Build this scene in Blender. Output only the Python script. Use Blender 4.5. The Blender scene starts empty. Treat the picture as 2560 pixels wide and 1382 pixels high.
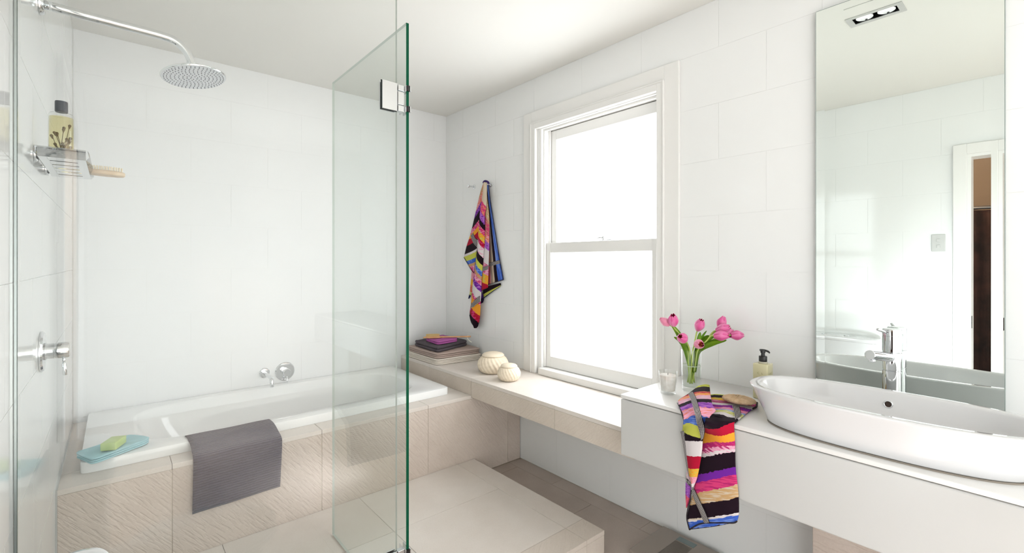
import bpy, bmesh, math, random
from mathutils import Vector, Matrix
random.seed(7)
PI = math.pi
C = bpy.context.scene.collection
SC = bpy.context.scene

# ------------------------------------------------------------------ camera, world, light, exposure
F_PX, U0, VH = 1163.0, 1280.0, 652.0
EYE = Vector((0.0, 0.0, 1.307))
YAW = math.radians(40.55)
cam = bpy.data.cameras.new('camera')
cam.sensor_width = 36.0
cam.lens = F_PX / 2560 * 36.0
cam.shift_y = -(691 - VH) / 2560.0
cam.clip_start = 0.02
camo = bpy.data.objects.new('camera', cam); C.objects.link(camo)
camo.location = EYE
camo.rotation_euler = (PI / 2, 0, -YAW)
SC.camera = camo
SC.view_settings.view_transform = 'Standard'
SC.view_settings.look = 'None'
SC.view_settings.exposure = 1.38
SC.view_settings.gamma = 1.0
SC.view_settings.use_curve_mapping = False
w = bpy.data.worlds.new('sky'); SC.world = w; w.use_nodes = True
w.node_tree.nodes['Background'].inputs[0].default_value = (0.85, 0.92, 1.0, 1)
w.node_tree.nodes['Background'].inputs[1].default_value = 1.5
WINDOW_GLOW = 2.1
BOUNCE = 142.0
BOUNCE_LOW = 135.0
def area(name, loc, rot, sx, sy, power, col=(1, 1, 1)):
    l = bpy.data.lights.new(name, 'AREA'); l.shape = 'RECTANGLE'; l.size = sx; l.size_y = sy
    l.energy = power; l.color = col
    o = bpy.data.objects.new(name, l); C.objects.link(o); o.location = loc; o.rotation_euler = rot
    return o

def bounce(loc, aim, power, cone=150):                  # added fill lamps, unseen, bouncing light off the rear and left walls
    l = bpy.data.lights.new('bounce_fill', 'SPOT'); l.energy = power; l.spot_size = math.radians(cone); l.spot_blend = 1.0; l.shadow_soft_size = .12; l.color = (.86, .925, 1.0)
    o = bpy.data.objects.new('bounce_fill', l); C.objects.link(o); o.location = loc
    o.rotation_euler = Vector(aim).to_track_quat('-Z', 'Y').to_euler()
bounce((.75, -.25, .80), (0, -1, .08), BOUNCE)
bounce((1.40, .05, .34), (-1, -.28, -.02), BOUNCE_LOW, 115)
def ray(u, v):
    s = (u - U0) / F_PX
    return Vector((0.6501 + 0.7598 * s, 0.7598 - 0.6501 * s, (VH - v) / F_PX))
def at(u, v, ax, val):                       # point seen at photo pixel (u, v) lying on the plane x|y|z = val, or at depth d
    r = ray(u, v)
    if ax == 'd': return EYE + r * val
    i = 'xyz'.index(ax)
    return EYE + r * ((val - EYE[i]) / r[i])

# ------------------------------------------------------------------ room sizes (metres)
XL, XR, YB, YF, ZC = -0.158, 2.05, 3.217, -2.1, 2.477
XM = 2.03

# ------------------------------------------------------------------ materials
def lin(c): return tuple(((x / 255) / 12.92 if x <= 10 else (((x / 255) + 0.055) / 1.055) ** 2.4) for x in c) + (1,)
def newmat(name):
    m = bpy.data.materials.new(name); m.use_nodes = True
    nt = m.node_tree; b = nt.nodes['Principled BSDF']
    return m, nt, b
def N(nt, t, **kw):
    n = nt.nodes.new(t)
    for k, v in kw.items():
        if k.startswith('i_'): n.inputs[k[2:].replace('_', ' ')].default_value = v
        else: setattr(n, k, v)
    return n
def simple(name, col, rough=0.5, metal=0.0, spec=0.5, bump=None, var=None, coat=0.0, sheen=0.0, sub=0.0):
    m, nt, b = newmat(name)
    b.inputs['Base Color'].default_value = lin(col)
    b.inputs['Roughness'].default_value = rough
    b.inputs['Metallic'].default_value = metal
    b.inputs['Specular IOR Level'].default_value = spec
    b.inputs['Coat Weight'].default_value = coat
    b.inputs['Sheen Weight'].default_value = sheen
    tc = N(nt, 'ShaderNodeTexCoord')
    if var:
        n = N(nt, 'ShaderNodeTexNoise'); n.inputs['Scale'].default_value = var[0]; n.inputs['Detail'].default_value = 6
        nt.links.new(tc.outputs['Object'], n.inputs['Vector'])
        mx = N(nt, 'ShaderNodeMix', data_type='RGBA')
        mx.inputs[6].default_value = lin(col); mx.inputs[7].default_value = lin(var[1])
        rr = N(nt, 'ShaderNodeMapRange'); rr.inputs[1].default_value = .35; rr.inputs[2].default_value = .65
        nt.links.new(n.outputs['Fac'], rr.inputs[0]); nt.links.new(rr.outputs[0], mx.inputs[0])
        nt.links.new(mx.outputs[2], b.inputs['Base Color'])
    if bump:
        n = N(nt, 'ShaderNodeTexNoise'); n.inputs['Scale'].default_value = bump[0]; n.inputs['Detail'].default_value = 4
        nt.links.new(tc.outputs['Object'], n.inputs['Vector'])
        bp = N(nt, 'ShaderNodeBump'); bp.inputs['Strength'].default_value = bump[1]; bp.inputs['Distance'].default_value = bump[2]
        nt.links.new(n.outputs['Fac'], bp.inputs['Height']); nt.links.new(bp.outputs[0], b.inputs['Normal'])
    return m

def stone(name, c1, c2, rough=.55, chisel=0.0, axis='xz'):
    m, nt, b = newmat(name)
    b.inputs['Roughness'].default_value = rough
    b.inputs['Specular IOR Level'].default_value = .35
    tc = N(nt, 'ShaderNodeTexCoord')
    oi = N(nt, 'ShaderNodeObjectInfo')
    n1 = N(nt, 'ShaderNodeTexNoise'); n1.inputs['Scale'].default_value = 3.0; n1.inputs['Detail'].default_value = 8; n1.inputs['Roughness'].default_value = .6
    n2 = N(nt, 'ShaderNodeTexNoise'); n2.inputs['Scale'].default_value = 160; n2.inputs['Detail'].default_value = 3
    nt.links.new(tc.outputs['Object'], n1.inputs['Vector']); nt.links.new(tc.outputs['Object'], n2.inputs['Vector'])
    ad = N(nt, 'ShaderNodeMath', operation='MULTIPLY_ADD'); ad.inputs[1].default_value = .35; nt.links.new(n2.outputs['Fac'], ad.inputs[0]); nt.links.new(n1.outputs['Fac'], ad.inputs[2])
    ad2 = N(nt, 'ShaderNodeMath', operation='MULTIPLY_ADD'); ad2.inputs[1].default_value = .22; nt.links.new(oi.outputs['Random'], ad2.inputs[0]); nt.links.new(ad.outputs[0], ad2.inputs[2])
    rr = N(nt, 'ShaderNodeMapRange'); rr.inputs[1].default_value = .5; rr.inputs[2].default_value = 1.0
    nt.links.new(ad2.outputs[0], rr.inputs[0])
    mx = N(nt, 'ShaderNodeMix', data_type='RGBA'); mx.inputs[6].default_value = lin(c1); mx.inputs[7].default_value = lin(c2)
    nt.links.new(rr.outputs[0], mx.inputs[0]); nt.links.new(mx.outputs[2], b.inputs['Base Color'])
    bp = N(nt, 'ShaderNodeBump'); bp.inputs['Strength'].default_value = .25; bp.inputs['Distance'].default_value = .001
    nt.links.new(n2.outputs['Fac'], bp.inputs['Height'])
    if chisel:
        mp = N(nt, 'ShaderNodeMapping')
        # strokes run down to the right at about 45 degrees on the face
        mp.vector_type = 'TEXTURE'
        mp.inputs['Rotation'].default_value = (0, math.radians(50), 0) if axis == 'xz' else (math.radians(-42), 0, 0) if axis == 'yz' else (0, 0, math.radians(35))
        mp.inputs['Scale'].default_value = (1 / 16, 1 / 16, 1 / 110) if axis == 'xz' else (1 / 16, 1 / 16, 1 / 110) if axis == 'yz' else (1 / 16, 1 / 110, 1 / 16)
        nt.links.new(tc.outputs['Object'], mp.inputs['Vector'])
        n3 = N(nt, 'ShaderNodeTexNoise'); n3.inputs['Scale'].default_value = 1.0; n3.inputs['Detail'].default_value = 2.5
        nt.links.new(mp.outputs[0], n3.inputs['Vector'])
        r3 = N(nt, 'ShaderNodeMapRange'); r3.inputs[1].default_value = .36; r3.inputs[2].default_value = .52
        nt.links.new(n3.outputs['Fac'], r3.inputs[0])
        b2 = N(nt, 'ShaderNodeBump'); b2.inputs['Strength'].default_value = chisel; b2.inputs['Distance'].default_value = .004
        nt.links.new(r3.outputs[0], b2.inputs['Height']); nt.links.new(bp.outputs[0], b2.inputs['Normal'])
        nt.links.new(b2.outputs[0], b.inputs['Normal'])
    else:
        nt.links.new(bp.outputs[0], b.inputs['Normal'])
    return m

def thin_glass(name, tint=(1, 1, 1), ior=1.5, rough=0.0):
    m = bpy.data.materials.new(name); m.use_nodes = True; nt = m.node_tree
    for n in list(nt.nodes): nt.nodes.remove(n)
    out = N(nt, 'ShaderNodeOutputMaterial'); mix = N(nt, 'ShaderNodeMixShader')
    tr = N(nt, 'ShaderNodeBsdfTransparent'); tr.inputs[0].default_value = tint + (1,)
    gl = N(nt, 'ShaderNodeBsdfGlossy'); gl.inputs['Roughness'].default_value = rough
    lw = N(nt, 'ShaderNodeFresnel'); lw.inputs['IOR'].default_value = ior
    # the back faces of a closed pane reflect like its front faces
    geo = N(nt, 'ShaderNodeNewGeometry')
    m1 = N(nt, 'ShaderNodeMath', operation='SUBTRACT'); m1.inputs[0].default_value = 1.0
    dv = N(nt, 'ShaderNodeMath', operation='MULTIPLY_ADD'); dv.inputs[1].default_value = (1 / ior - ior); dv.inputs[2].default_value = ior
    nt.links.new(geo.outputs['Backfacing'], dv.inputs[0])
    f2 = N(nt, 'ShaderNodeFresnel'); f2.inputs['IOR'].default_value = ior
    nt.links.new(dv.outputs[0], f2.inputs['IOR'])
    # fresnel node inverts the ior itself on back faces, so hand it the inverse there
    nt.links.new(f2.outputs[0], mix.inputs[0])
    nt.links.new(tr.outputs[0], mix.inputs[1]); nt.links.new(gl.outputs[0], mix.inputs[2])
    nt.links.new(mix.outputs[0], out.inputs[0])
    return m

def glow(name, col, strength):
    m = bpy.data.materials.new(name); m.use_nodes = True; nt = m.node_tree
    b = nt.nodes['Principled BSDF']
    b.inputs['Base Color'].default_value = lin((230, 235, 238)); b.inputs['Roughness'].default_value = .35
    b.inputs['Emission Color'].default_value = col + (1,); b.inputs['Emission Strength'].default_value = strength
    return m

M = {}
M['tile'] = simple('glazed white wall tile', (243, 243, 241), .09, spec=.5)
M['tile_back'] = simple('satin white wall tile', (243, 243, 242), .5, spec=.25)
M['tile_left'] = M['tile']
M['grout'] = simple('pale grout', (240, 240, 237), .8)
M['ceiling'] = simple('matt ceiling paint', (240, 238, 232), .8, spec=.2)
M['paint'] = simple('satin cream paint', (241, 239, 235), .35, spec=.4)
M['white'] = simple('satin white lacquer', (202, 201, 198), .22, spec=.5)
M['counter'] = simple('white counter lacquer', (238, 236, 233), .2, spec=.5)
M['ceramic'] = simple('white ceramic', (228, 227, 227), .04, spec=.6, coat=.5)
M['acrylic'] = simple('white bath acrylic', (242, 242, 240), .08, spec=.5)
M['chrome'] = simple('chrome', (222, 224, 226), .04, metal=1.0)
M['mirror'] = simple('silvered mirror', (234, 240, 236), .0, metal=1.0)
M['mirror_back'] = simple('mirror edge', (150, 160, 155), .3)
M['dark'] = simple('black plastic', (28, 26, 26), .3)
M['rubber'] = simple('dark rubber seal', (30, 40, 38), .6)
M['glass_fixed'] = thin_glass('clear pane', (.985, .992, .987))
M['glass_door'] = thin_glass('greenish pane', (.958, .982, .968))
M['glass_edge'] = simple('green glass edge', (3, 80, 54), .3, spec=.15)
M['glass_edge_pale'] = simple('pale glass edge', (196, 204, 196), .15)
M['vessel'] = thin_glass('vessel glass', (.985, .99, .985))
M['water'] = thin_glass('water', (.95, .98, .94), 1.33)
M['stone'] = stone('taupe limestone', (212, 197, 180), (192, 176, 160))
M['stone_top'] = stone('honed limestone', (232, 224, 216), (218, 208, 198), .42)
M['stone_chisel'] = stone('chiselled limestone', (221, 208, 197), (203, 188, 176), .6, .48, 'xz')
M['stone_bench'] = stone('chiselled limestone edge', (219, 207, 194), (200, 187, 173), .6, .25, 'yz')
M['stone_step'] = stone('chiselled limestone border', (230, 220, 209), (214, 202, 190), .6, .3, 'xy')
M['stone_floor'] = stone('grey brown floor stone', (204, 190, 179), (182, 168, 158), .4)
M['stone_grout'] = simple('sand coloured grout', (190, 178, 160), .85)
M['pane1'] = glow('frosted pane', (.92, .96, 1.0), WINDOW_GLOW)
M['gap'] = simple('gap shade', (96, 80, 66), .8)  # shade of the sash gap, put in as a dark colour
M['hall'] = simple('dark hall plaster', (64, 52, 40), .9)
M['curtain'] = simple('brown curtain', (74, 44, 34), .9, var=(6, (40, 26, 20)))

# ------------------------------------------------------------------ helpers
def tag(o, label=None, cat=None, group=None, kind=None):
    if label: o['label'] = label
    if cat: o['category'] = cat
    if group: o['group'] = group
    if kind: o['kind'] = kind
    return o
def root(name, loc=(0, 0, 0), label=None, cat=None, group=None, kind=None):
    o = bpy.data.objects.new(name, None); C.objects.link(o); o.location = loc
    o.empty_display_size = .05
    return tag(o, label, cat, group, kind)
def wloc(o):
    v = Vector(o.location)
    while o.parent: o = o.parent; v += Vector(o.location)
    return v
def obj(name, bm, mat, parent=None, smooth=False, world=True, label=None, loc=None):
    """link a bmesh as one object; world=True: the vertices are world positions"""
    me = bpy.data.meshes.new(name)
    if parent is not None and world:
        bmesh.ops.translate(bm, verts=bm.verts, vec=-wloc(parent))
    bmesh.ops.recalc_face_normals(bm, faces=bm.faces)
    bm.to_mesh(me); bm.free()
    mats = mat if isinstance(mat, (list, tuple)) else [mat]
    for m_ in mats: me.materials.append(m_)
    if smooth:
        for p in me.polygons: p.use_smooth = True
        if smooth is not True:
            try: me.set_sharp_from_angle(angle=math.radians(smooth))
            except Exception: pass
    o = bpy.data.objects.new(name, me); C.objects.link(o)
    if parent is not None: o.parent = parent
    if loc is not None: o.location = loc
    if label: o['label'] = label
    return o
def box(bm, a, b, bev=0.0, seg=2, mi=0):
    a, b = Vector(a), Vector(b)
    lo = Vector((min(a.x, b.x), min(a.y, b.y), min(a.z, b.z))); hi = Vector((max(a.x, b.x), max(a.y, b.y), max(a.z, b.z)))
    r = bmesh.ops.create_cube(bm, size=1.0)
    vs = r['verts']
    for v in vs: v.co = Vector(((v.co.x + .5) * (hi.x - lo.x) + lo.x, (v.co.y + .5) * (hi.y - lo.y) + lo.y, (v.co.z + .5) * (hi.z - lo.z) + lo.z))
    fs = set(f for v in vs for f in v.link_faces)
    for f in fs: f.material_index = mi
    if bev > 0:
        es = list(set(e for v in vs for e in v.link_edges))
        bmesh.ops.bevel(bm, geom=es, offset=bev, segments=seg, affect='EDGES', profile=.5)
    return bm
def B(a, b, bev=0.0, seg=2):
    return box(bmesh.new(), a, b, bev, seg)
def frame_of(d):
    d = Vector(d).normalized()
    t = Vector((0, 0, 1)) if abs(d.z) < .9 else Vector((1, 0, 0))
    x = d.cross(t).normalized(); y = d.cross(x).normalized()
    return x, y, d
def lathe(bm, prof, c=(0, 0, 0), axis=(0, 0, 1), n=40, cap=True, closed=False, rfun=None):
    """prof: (radius, height) pairs along axis from c"""
    X, Y, Z = frame_of(axis); c = Vector(c)
    if Z.dot(Vector(axis)) < 0: Z = -Z
    rings = []
    for j, (r, h) in enumerate(prof):
        ring = []
        for i in range(n):
            a = 2 * PI * i / n
            rr = r * (rfun(a, h) if rfun else 1)
            ring.append(bm.verts.new(c + X * (rr * math.cos(a)) + Y * (rr * math.sin(a)) + Z * h))
        rings.append(ring)
    m = len(rings)
    for j in range(m if closed else m - 1):
        A, D = rings[j], rings[(j + 1) % m]
        for i in range(n):
            k = (i + 1) % n
            bm.faces.new((A[i], A[k], D[k], D[i]))
    if cap and not closed:
        bm.faces.new(list(reversed(rings[0]))); bm.faces.new(rings[-1])
    return bm
def tube(bm, pts, r, n=12, cap=True, flat=1.0):
    pts = [Vector(p) for p in pts]
    rs = r if isinstance(r, (list, tuple)) else [r] * len(pts)
    prev = None; rings = []
    for i, p in enumerate(pts):
        d = (pts[min(i + 1, len(pts) - 1)] - pts[max(i - 1, 0)]).normalized()
        if prev is None: x, y, _ = frame_of(d)
        else:
            x = (prev - d * prev.dot(d)).normalized(); y = d.cross(x)
        prev = x
        rings.append([bm.verts.new(p + (x * math.cos(2 * PI * k / n) + y * (flat * math.sin(2 * PI * k / n))) * rs[i]) for k in range(n)])
    for A, D in zip(rings, rings[1:]):
        for k in range(n):
            q = (k + 1) % n; bm.faces.new((A[k], A[q], D[q], D[k]))
    if cap: bm.faces.new(list(reversed(rings[0]))); bm.faces.new(rings[-1])
    return bm
def cyl(bm, a, b, r, n=28, bev=0.0):
    a, b = Vector(a), Vector(b); L = (b - a).length; e = min(bev, r * .9)
    prof = [(r - e, 0), (r, e), (r, L - e), (r - e, L)] if e > 0 else [(r, 0), (r, L)]
    return lathe(bm, prof, a, b - a, n)
def smooth_path(pts, k=8):
    pts = [Vector(p) for p in pts]; P = [pts[0]] + pts + [pts[-1]]; out = []
    for i in range(1, len(P) - 2):
        p0, p1, p2, p3 = P[i - 1], P[i], P[i + 1], P[i + 2]
        for j in range(k):
            t = j / k
            out.append(.5 * ((2 * p1) + (p2 - p0) * t + (2 * p0 - 5 * p1 + 4 * p2 - p3) * t * t + (3 * p1 - p0 - 3 * p2 + p3) * t ** 3))
    out.append(pts[-1]); return out
def superellipse(cx, cy, ax, ay, z, n, e):
    out = []
    for i in range(n):
        a = 2 * PI * i / n; c, s = math.cos(a), math.sin(a)
        out.append(Vector((cx + ax * math.copysign(abs(c) ** (2 / e), c), cy + ay * math.copysign(abs(s) ** (2 / e), s), z)))
    return out
def loft(bm, rings, cap0=True, cap1=True):
    R = [[bm.verts.new(p) for p in r] for r in rings]; n = len(R[0])
    for A, D in zip(R, R[1:]):
        for i in range(n):
            k = (i + 1) % n; bm.faces.new((A[i], A[k], D[k], D[i]))
    if cap0: bm.faces.new(list(reversed(R[0])))
    if cap1: bm.faces.new(R[-1])
    return bm
def prism(bm, poly, plane, lo, hi):
    """poly: 2-D points in the two axes other than plane's, extruded lo..hi along plane"""
    def P(p, h):
        return Vector((h, p[0], p[1])) if plane == 'x' else Vector((p[0], h, p[1])) if plane == 'y' else Vector((p[0], p[1], h))
    A = [bm.verts.new(P(p, lo)) for p in poly]; D = [bm.verts.new(P(p, hi)) for p in poly]
    n = len(poly)
    bm.faces.new(A); bm.faces.new(list(reversed(D)))
    for i in range(n):
        k = (i + 1) % n; bm.faces.new((A[i], D[i], D[k], A[k]))
    return bm

def minus(r, h):
    """rectangle r = (a0, b0, a1, b1) minus hole h -> list of polygons"""
    a0, b0, a1, b1 = r; c0, d0, c1, d1 = h
    if c0 >= a1 or c1 <= a0 or d0 >= b1 or d1 <= b0: return [[(a0, b0), (a1, b0), (a1, b1), (a0, b1)]]
    ina = c0 <= a0 and c1 >= a1; inb = d0 <= b0 and d1 >= b1
    if ina and inb: return []
    if ina:
        out = []
        if d0 > b0: out.append([(a0, b0), (a1, b0), (a1, d0), (a0, d0)])
        if d1 < b1: out.append([(a0, d1), (a1, d1), (a1, b1), (a0, b1)])
        return out
    if inb:
        out = []
        if c0 > a0: out.append([(a0, b0), (c0, b0), (c0, b1), (a0, b1)])
        if c1 < a1: out.append([(c1, b0), (a1, b0), (a1, b1), (c1, b1)])
        return out
    if c0 > a0 and c1 >= a1:
        if d0 > b0 and d1 >= b1: return [[(a0, b0), (a1, b0), (a1, d0), (c0, d0), (c0, b1), (a0, b1)]]
        if d1 < b1 and d0 <= b0: return [[(a0, b0), (c0, b0), (c0, d1), (a1, d1), (a1, b1), (a0, b1)]]
    if c1 < a1 and c0 <= a0:
        if d0 > b0 and d1 >= b1: return [[(a0, b0), (a1, b0), (a1, b1), (c1, b1), (c1, d0), (a0, d0)]]
        if d1 < b1 and d0 <= b0: return [[(c1, b0), (a1, b0), (a1, b1), (a0, b1), (a0, d1), (c1, d1)]]
    return [[(a0, b0), (a1, b0), (a1, b1), (a0, b1)]]

GAP, TT = .0007, .0010
def tile_wall(parent, plane, face, outward, a0, a1, z0, z1, off_even, hole=None, mat='tile'):
    """running-bond tiles .4 x .25 on a wall; their faces lie at `face`, their backs TT behind it"""
    cache = {}
    k = 0
    for k in range(-1, 12):
        lo, hi = .012 + .25 * k, .012 + .25 * (k + 1)
        lo2, hi2 = max(lo, z0), min(hi, z1)
        if hi2 - lo2 < .01: continue
        off = off_even + (.2 if k % 2 == 0 else 0)
        n0 = math.floor((a0 - off) / .4) - 1
        for n in range(n0, n0 + 20):
            x0, x1 = max(off + .4 * n, a0), min(off + .4 * (n + 1), a1)
            if x1 - x0 < .01: continue
            for poly in minus((x0 + GAP, lo2 + GAP, x1 - GAP, hi2 - GAP), hole or (99, 99, 100, 100)):
                cx = min(p[0] for p in poly); cz = min(p[1] for p in poly)
                loc = tuple((round(p[0] - cx, 4), round(p[1] - cz, 4)) for p in poly)
                if loc not in cache:
                    bm = bmesh.new(); prism(bm, loc, plane, 0, outward * TT)
                    bmesh.ops.recalc_face_normals(bm, faces=bm.faces)
                    me = bpy.data.meshes.new('tile'); bm.to_mesh(me); bm.free(); me.materials.append(M[mat]); cache[loc] = me
                o = bpy.data.objects.new('tile', cache[loc]); C.objects.link(o); o.parent = parent
                o.location = (face, cx, cz) if plane == 'x' else (cx, face, cz)

# ------------------------------------------------------------------ the room shell
# right wall with its window opening
WY0, WY1, WZ0, WZ1 = 1.275, 2.11, .600, 2.140
bm = bmesh.new()
for a, b in (((XR + TT, YF - .2, 0), (XR + .22, WY0, ZC)), ((XR + TT, WY1, 0), (XR + .22, YB + .2, ZC)),
             ((XR + TT, WY0, 0), (XR + .22, WY1, WZ0)), ((XR + TT, WY0, WZ1), (XR + .22, WY1, ZC))): box(bm, a, b)
wr = tag(obj('wall_right', bm, M['grout']), kind='structure')
tile_wall(wr, 'x', XR, 1, YF, YB - .001, 0.003, ZC - .001, .978, hole=(WY0 - .02, WZ0 - .02, WY1 + .02, WZ1 + .02))
# back wall
wb = tag(obj('wall_back', B((XL - .2, YB + TT, 0), (XR + TT, YB + .2, ZC)), M['grout']), kind='structure')
tile_wall(wb, 'y', YB, 1, XL + .001, XR - .001, 0.003, ZC - .001, 1.534, mat='tile_back')
# left wall with the doorway
DY0, DY1, DZ = -.48, .375, 2.0
bm = bmesh.new()
for a, b in (((XL - TT, DY1, 0), (XL - .12, YB + TT, ZC)), ((XL - TT, YF - .2, 0), (XL - .12, DY0, ZC)), ((XL - TT, DY0, DZ), (XL - .12, DY1, ZC))): box(bm, a, b)
wl = tag(obj('wall_left', bm, M['grout']), kind='structure')
tile_wall(wl, 'x', XL, -1, YF, YB - .001, 0.003, ZC - .001, .30, hole=(DY0 - .01, -1, DY1 + .01, DZ + .01))
tag(obj('wall_rear', B((XL - .12, YF, 0), (XR, YF - .2, ZC)), M['ceiling']), kind='structure')
# floor and its tiles
fl = tag(obj('floor', B((XL - .2, YF - .2, -.1), (XR + .2, YB + .2, -.0025)), M['stone_grout']), kind='structure')
for i in range(-5, 8):
    for j in range(0, 9):
        x0, y0 = XL + .004 + .30 * j, .42 + .6 * i + (.3 if j % 2 else 0)
        x1, y1 = min(x0 + .30, XR - .001), min(y0 + .6, 2.305)
        y0 = max(y0, YF)
        if x1 - x0 < .02 or y1 - y0 < .02: continue
        if x1 < 1.66 and y0 > 1.32: continue          # under the shower platform
        obj('floor_tile', B((x0 + .001, y0 + .001, -.0024), (x1 - .001, y1 - .001, 0)), M['stone_floor'], fl)
bm = bmesh.new()
LX0, LX1, LY0, LY1 = 1.262, 1.353, .462, .654          # hole for the twin downlight
for a, b in (((XL - .2, YF - .2, ZC), (LX0 + .01, YB + .2, ZC + .1)), ((LX1 - .01, YF - .2, ZC), (XR + .22, YB + .2, ZC + .1)),
             ((LX0 + .01, YF - .2, ZC), (LX1 - .01, LY0 + .01, ZC + .1)), ((LX0 + .01, LY1 - .01, ZC), (LX1 - .01, YB + .2, ZC + .1))): box(bm, a, b)
tag(obj('ceiling', bm, M['ceiling']), kind='structure')

# ---- window 1
w1 = root('window_1', (XR, (WY0 + WY1) / 2, WZ0), kind='structure')
bm = bmesh.new()
ZB = .5965                                              # bench top
cy0, cy1, cz1 = 1.161, 2.259, 2.258
def casing_ring(bm, y0, y1, zt, wdt, x0, x1):
    box(bm, (x0, y0, ZB), (x1, y0 + wdt, zt), .0015, 1); box(bm, (x0, y1 - wdt, ZB), (x1, y1, zt), .0015, 1)
    box(bm, (x0, y0 + wdt, zt - wdt), (x1, y1 - wdt, zt), .0015, 1)
casing_ring(bm, cy0, cy1, cz1, .078, XR - .018, XR - .0005)
casing_ring(bm, cy0 + .078, cy1 - .078, cz1 - .078, .037, XR - .026, XR - .0005)
casing_ring(bm, cy0 + .073, cy1 - .073, cz1 - .073, .008, XR - .031, XR - .018)
obj('casing', bm, M['paint'], w1)
bm = bmesh.new()                                        # jambs and head, lining the opening
box(bm, (XR - .0005, WY0 - .018, WZ0), (XR + .16, WY0 - .001, WZ1 + .012)); box(bm, (XR - .0005, WY1 + .001, WZ0), (XR + .16, WY1 + .018, WZ1 + .012))
box(bm, (XR - .0005, WY0 - .001, WZ1 - .002), (XR + .16, WY1 + .001, WZ1 + .012))
box(bm, (XR + .066, WY0, .64), (XR + .074, WY0 + .012, WZ1 - .002)); box(bm, (XR + .066, WY1 - .012, .64), (XR + .074, WY1 - .0005, WZ1 - .002))
box(bm, (XR + .018, WY0, .64), (XR + .031, WY0 + .010, WZ1 - .002)); box(bm, (XR + .018, WY1 - .010, .64), (XR + .031, WY1 - .0005, WZ1 - .002))
box(bm, (XR + .018, WY0 + .01, WZ1 - .014), (XR + .031, WY1 - .010, WZ1 - .002))
obj('jamb', bm, M['paint'], w1)
obj('window_sill', B((XR - .03, WY0 - .001, ZB), (XR + .16, WY1 + .001, .637), .003), M['paint'], w1)
obj('gap_shade_sheet', B((XR + .12, WY0 + .001, .66), (XR + .125, WY1 - .001, WZ1 - .003)), M['gap'], w1)  # dark sheet behind the sashes, standing in for shade in the gap
def sash(x0, x1, y0, y1, z0, z1, sl, sr, bot, top, nm):
    bm = bmesh.new()
    box(bm, (x0, y0, z0), (x1, y0 + sr, z1), .002, 1); box(bm, (x0, y1 - sl, z0), (x1, y1, z1), .002, 1)
    box(bm, (x0, y0 + sr, z0), (x1, y1 - sl, z0 + bot), .002, 1); box(bm, (x0, y0 + sr, z1 - top), (x1, y1 - sl, z1), .002, 1)
    s_ = obj('sash', bm, M['paint'], w1, label=nm)
    obj('pane', B((x0 + .02, y0 + sr - .002, z0 + bot - .002), (x0 + .026, y1 - sl + .002, z1 - top + .002)), M['pane1'], s_)
    return s_
sash(XR + .033, XR + .068, WY0 + .002, WY1 - .003, .6385, 1.421, .044, .061, .070, .063, 'lower sash')
sash(XR + .078, XR + .113, WY0 + .002, WY1 - .006, 1.372, WZ1 - .006, .048, .061, .045, .060, 'upper sash')
la = root('sash_latch', (XR + .05, 1.66, 1.422), 'small chrome latch on the window meeting rail', 'latch')
bm = bmesh.new(); lathe(bm, [(.014, 0), (.014, .004), (.006, .006), (.006, .016), (.008, .02), (.005, .026)], (XR + .05, 1.66, 1.422)); obj('latch_post', bm, M['chrome'], la, True)
bm = bmesh.new(); tube(bm, [(XR + .05, 1.66, 1.437), (XR + .047, 1.68, 1.440), (XR + .044, 1.70, 1.436)], [.004, .004, .005]); obj('lever', bm, M['chrome'], la, True)
obj('keeper', B((XR + .040, 1.60, 1.422), (XR + .06, 1.635, 1.428), .002), M['chrome'], la)

# ---- doorway in the left wall, seen in the mirror
d1 = root('door_1', (XL, (DY0 + DY1) / 2, 0), kind='structure')
bm = bmesh.new()
for (x0, x1) in ((XL + .0005, XL + .018),):
    box(bm, (x0, DY1, 0.001), (x1, DY1 + .066, DZ + .066), .002, 1); box(bm, (x0, DY0 - .066, .001), (x1, DY0, DZ + .066), .002, 1)
    box(bm, (x0, DY0, DZ), (x1, DY1, DZ + .066), .002, 1)
obj('casing', bm, M['paint'], d1)
bm = bmesh.new()
box(bm, (XL - .12, DY1 - .02, .001), (XL + .012, DY1 - .0005, DZ - .0005)); box(bm, (XL - .12, DY0 + .0005, .001), (XL + .012, DY0 + .02, DZ - .0005)); box(bm, (XL - .12, DY0 + .02, DZ - .02), (XL + .012, DY1 - .02, DZ - .0005))
obj('jamb', bm, M['paint'], d1)
obj('strike_plate', B((XL - .03, DY1 - .0215, .87), (XL + .005, DY1 - .0202, .95)), M['chrome'], d1)
# dark hall beyond
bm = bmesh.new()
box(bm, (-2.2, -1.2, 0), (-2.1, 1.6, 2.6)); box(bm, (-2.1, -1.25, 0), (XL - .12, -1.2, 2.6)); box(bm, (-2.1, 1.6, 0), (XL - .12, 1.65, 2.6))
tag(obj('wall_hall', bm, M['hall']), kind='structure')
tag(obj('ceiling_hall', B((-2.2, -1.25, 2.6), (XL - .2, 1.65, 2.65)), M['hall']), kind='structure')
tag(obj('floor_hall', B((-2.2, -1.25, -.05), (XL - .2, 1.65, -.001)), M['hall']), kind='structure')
hl = bpy.data.lights.new('hall_fill', 'POINT'); hl.energy = 120; hl.color = (1, .78, .6); hl.shadow_soft_size = .1  # added fill light, unseen, so the hall curtain reads in the mirror
hlo = bpy.data.objects.new('hall_fill', hl); C.objects.link(hlo); hlo.location = (-.75, .9, 2.3)
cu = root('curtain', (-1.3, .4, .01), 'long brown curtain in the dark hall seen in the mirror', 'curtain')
bm = bmesh.new(); cols = []
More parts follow.
